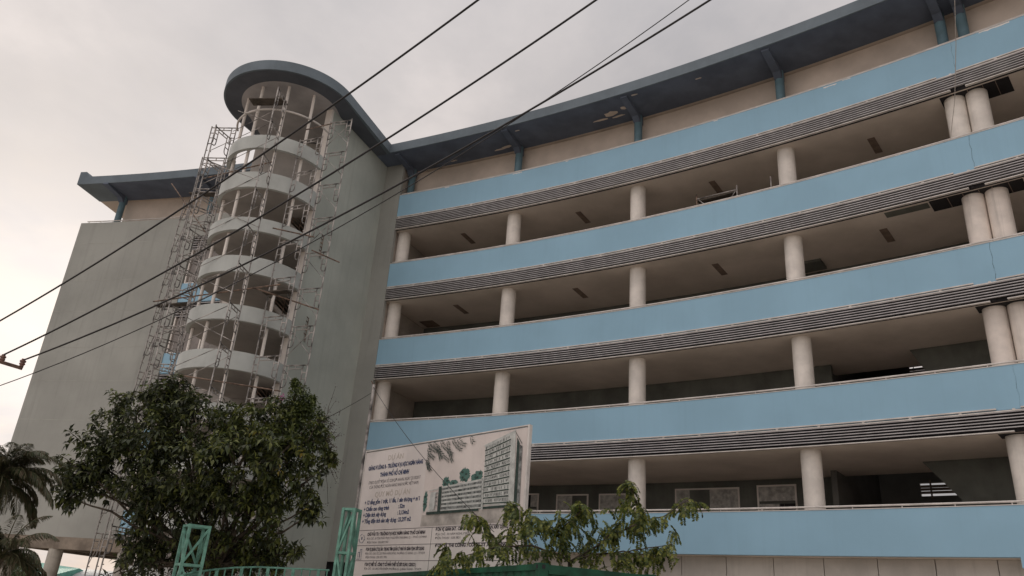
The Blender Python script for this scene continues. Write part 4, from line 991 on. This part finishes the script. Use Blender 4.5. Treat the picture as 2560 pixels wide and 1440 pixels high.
# palm at the left edge
def palm(base, crownz, Lf, nf, label, seed, drop=.9, spread=1.0):
    rr = random.Random(seed); t = thing('palm_tree', tuple(base), label, 'palm')
    top = np.array([base[0], base[1], crownz])
    tr = MB(); tr.tube([(base[0]+.12*math.sin(i*.5), base[1], crownz*i/10) for i in range(10)]+[tuple(top)], .16, 12, r1=.10); tr.build('trunk', BARK, t, smooth=True)
    lp, ld, lu, ll = [], [], [], []; st = MB()
    for k in range(nf):
        az = 2*math.pi*k/nf*1.0+rr.uniform(-.25, .25); el = rr.uniform(.1, 1.35); L = Lf*rr.uniform(.75, 1.1)
        d = np.array([math.cos(az)*math.cos(el), math.sin(az)*math.cos(el), math.sin(el)]); side = unit(np.cross(d, [0, 0, 1.])); q = top.copy(); pts = [q]; n = 30
        for i in range(n):
            d = unit(d+np.array([0, 0, -drop*2/n*(.4+i/n)])); q = q+d*L/n; pts.append(q)
            if i > 3:
                f_ = i/n; l_ = Lf*.23*(math.sin(math.pi*min(1, f_*.9+.12))**.6)
                for s in (-1, 1):
                    for jj in (0, .33, .66):
                        lp.append(q+d*L/n*jj); ld.append(side*s*.9+d*.8+np.array([0, 0, -.45])+np.array([rr.gauss(0, .12) for _ in range(3)])); lu.append(np.array([0, 0, 1.])+side*s*.4); ll.append(l_*rr.uniform(.8, 1.1))
        st.tube([tuple(a) for a in pts[::3]], .016, 5, r1=.005)
    lp, ld, lu, ll = map(np.array, (lp, ld, lu, ll))
    V, F = leaves(lp, ld, lu, ll, np.full(len(ll), Lf*.017), .1, .3)
    mesh_np('fronds', V, F, LEAFP, t); st.build('frond_stems', BARKG, t)
c = at(0, 1195, 18.5); palm((c[0], c[1], 0), c[2]-.1, 1.5, 54, 'dark palm tree with arching fronds cut by the left edge', 3, 1.25)
c = at(8, 1375, 17.5); palm((c[0], c[1], 0), c[2]-.15, 1.25, 34, 'small dark palm low in the bottom left corner', 5, 1.1)

# background beyond the open undercroft
c = at(96, 1400, 60)
t = thing('garden_shed', (c[0], 62, 0), 'distant low shed with a teal sheet roof behind the undercroft', 'shed')
MB().box(c[0]-3.2, c[0]+1.3, 60, 66, 0, 2.6).build('wall', SHEDW, t)
MB().add([(c[0]-3.5, 59.5, 2.6), (c[0]+1.6, 59.5, 2.5), (c[0]+1.6, 66.5, 2.5), (c[0]-3.5, 66.5, 2.6), (c[0]-3.5, 63, 3.5), (c[0]+1.6, 63, 3.15)], [(0, 1, 5, 4), (2, 3, 4, 5), (1, 2, 5), (3, 0, 4), (3, 2, 1, 0)]).build('roof', TEALR, t)
c = at(205, 1410, 64)
t = thing('greenhouse', (c[0], 64, 0), 'distant long low building with a grey curved roof behind the undercroft', 'shed')
MB().box(c[0]-3.5, c[0]+9, 62, 70, 0, 2.0).build('wall', SHEDW, t)
ns = 14; vs = [(x, 66+4.4*math.cos(math.pi*i/ns), 2.0+1.2*math.sin(math.pi*i/ns)) for x in (c[0]-3.7, c[0]+9.2) for i in range(ns+1)]
MB().add(vs, [(i, i+1, ns+2+i, ns+1+i) for i in range(ns)]+[tuple(range(ns+1)), tuple(range(2*ns+1, ns, -1))]).build('roof', mat('grey_sheet', (.36, .38, .38), .5, .1, 2), t)
def shrub(x, y, r, h, label, seed):
    t = thing('shrub', (x, y, 0), label, 'shrub', 'shrubs behind the undercroft'); n = int(700*r)
    d = unit(rng.normal(0, 1, (n, 3))); p = np.array([x, y, h*.55])+d*np.array([r, r, h*.45])*rng.uniform(.4, 1, (n, 1))
    V, F = whorls(p, d+np.array([0, 0, .5]), 5, .34, .08, .2); mesh_np('foliage', V, F, MATS['leaf_shrub'] if 'leaf_shrub' in MATS else leafmat('leaf_shrub', [(.05, .09, .03), (.07, .12, .035), (.10, .15, .045)], .3), t)
    sm = MB(); 
    for i in range(4): sm.tube([(x, y, 0), (x+random.uniform(-r, r)*.5, y+random.uniform(-r, r)*.5, h*.6)], .04, 6, r1=.015)
    sm.build('stems', BARK, t)
shrub(-24.6, 44, 1.5, 2.6, 'green shrub seen left of the nearest undercroft post', 1)
shrub(-20.0, 43.5, 1.3, 2.2, 'green shrub seen right of the nearest undercroft post', 2)
shrub(-17.0, 44.0, 1.2, 2.3, 'green shrub furthest right under the left wing, beside the dark tree', 3)
tag(MB().box(-34, -10, 47, 47.2, 0, 1.5).build('garden_wall', CONC), 'low grey boundary wall behind the undercroft shrubs', 'wall')
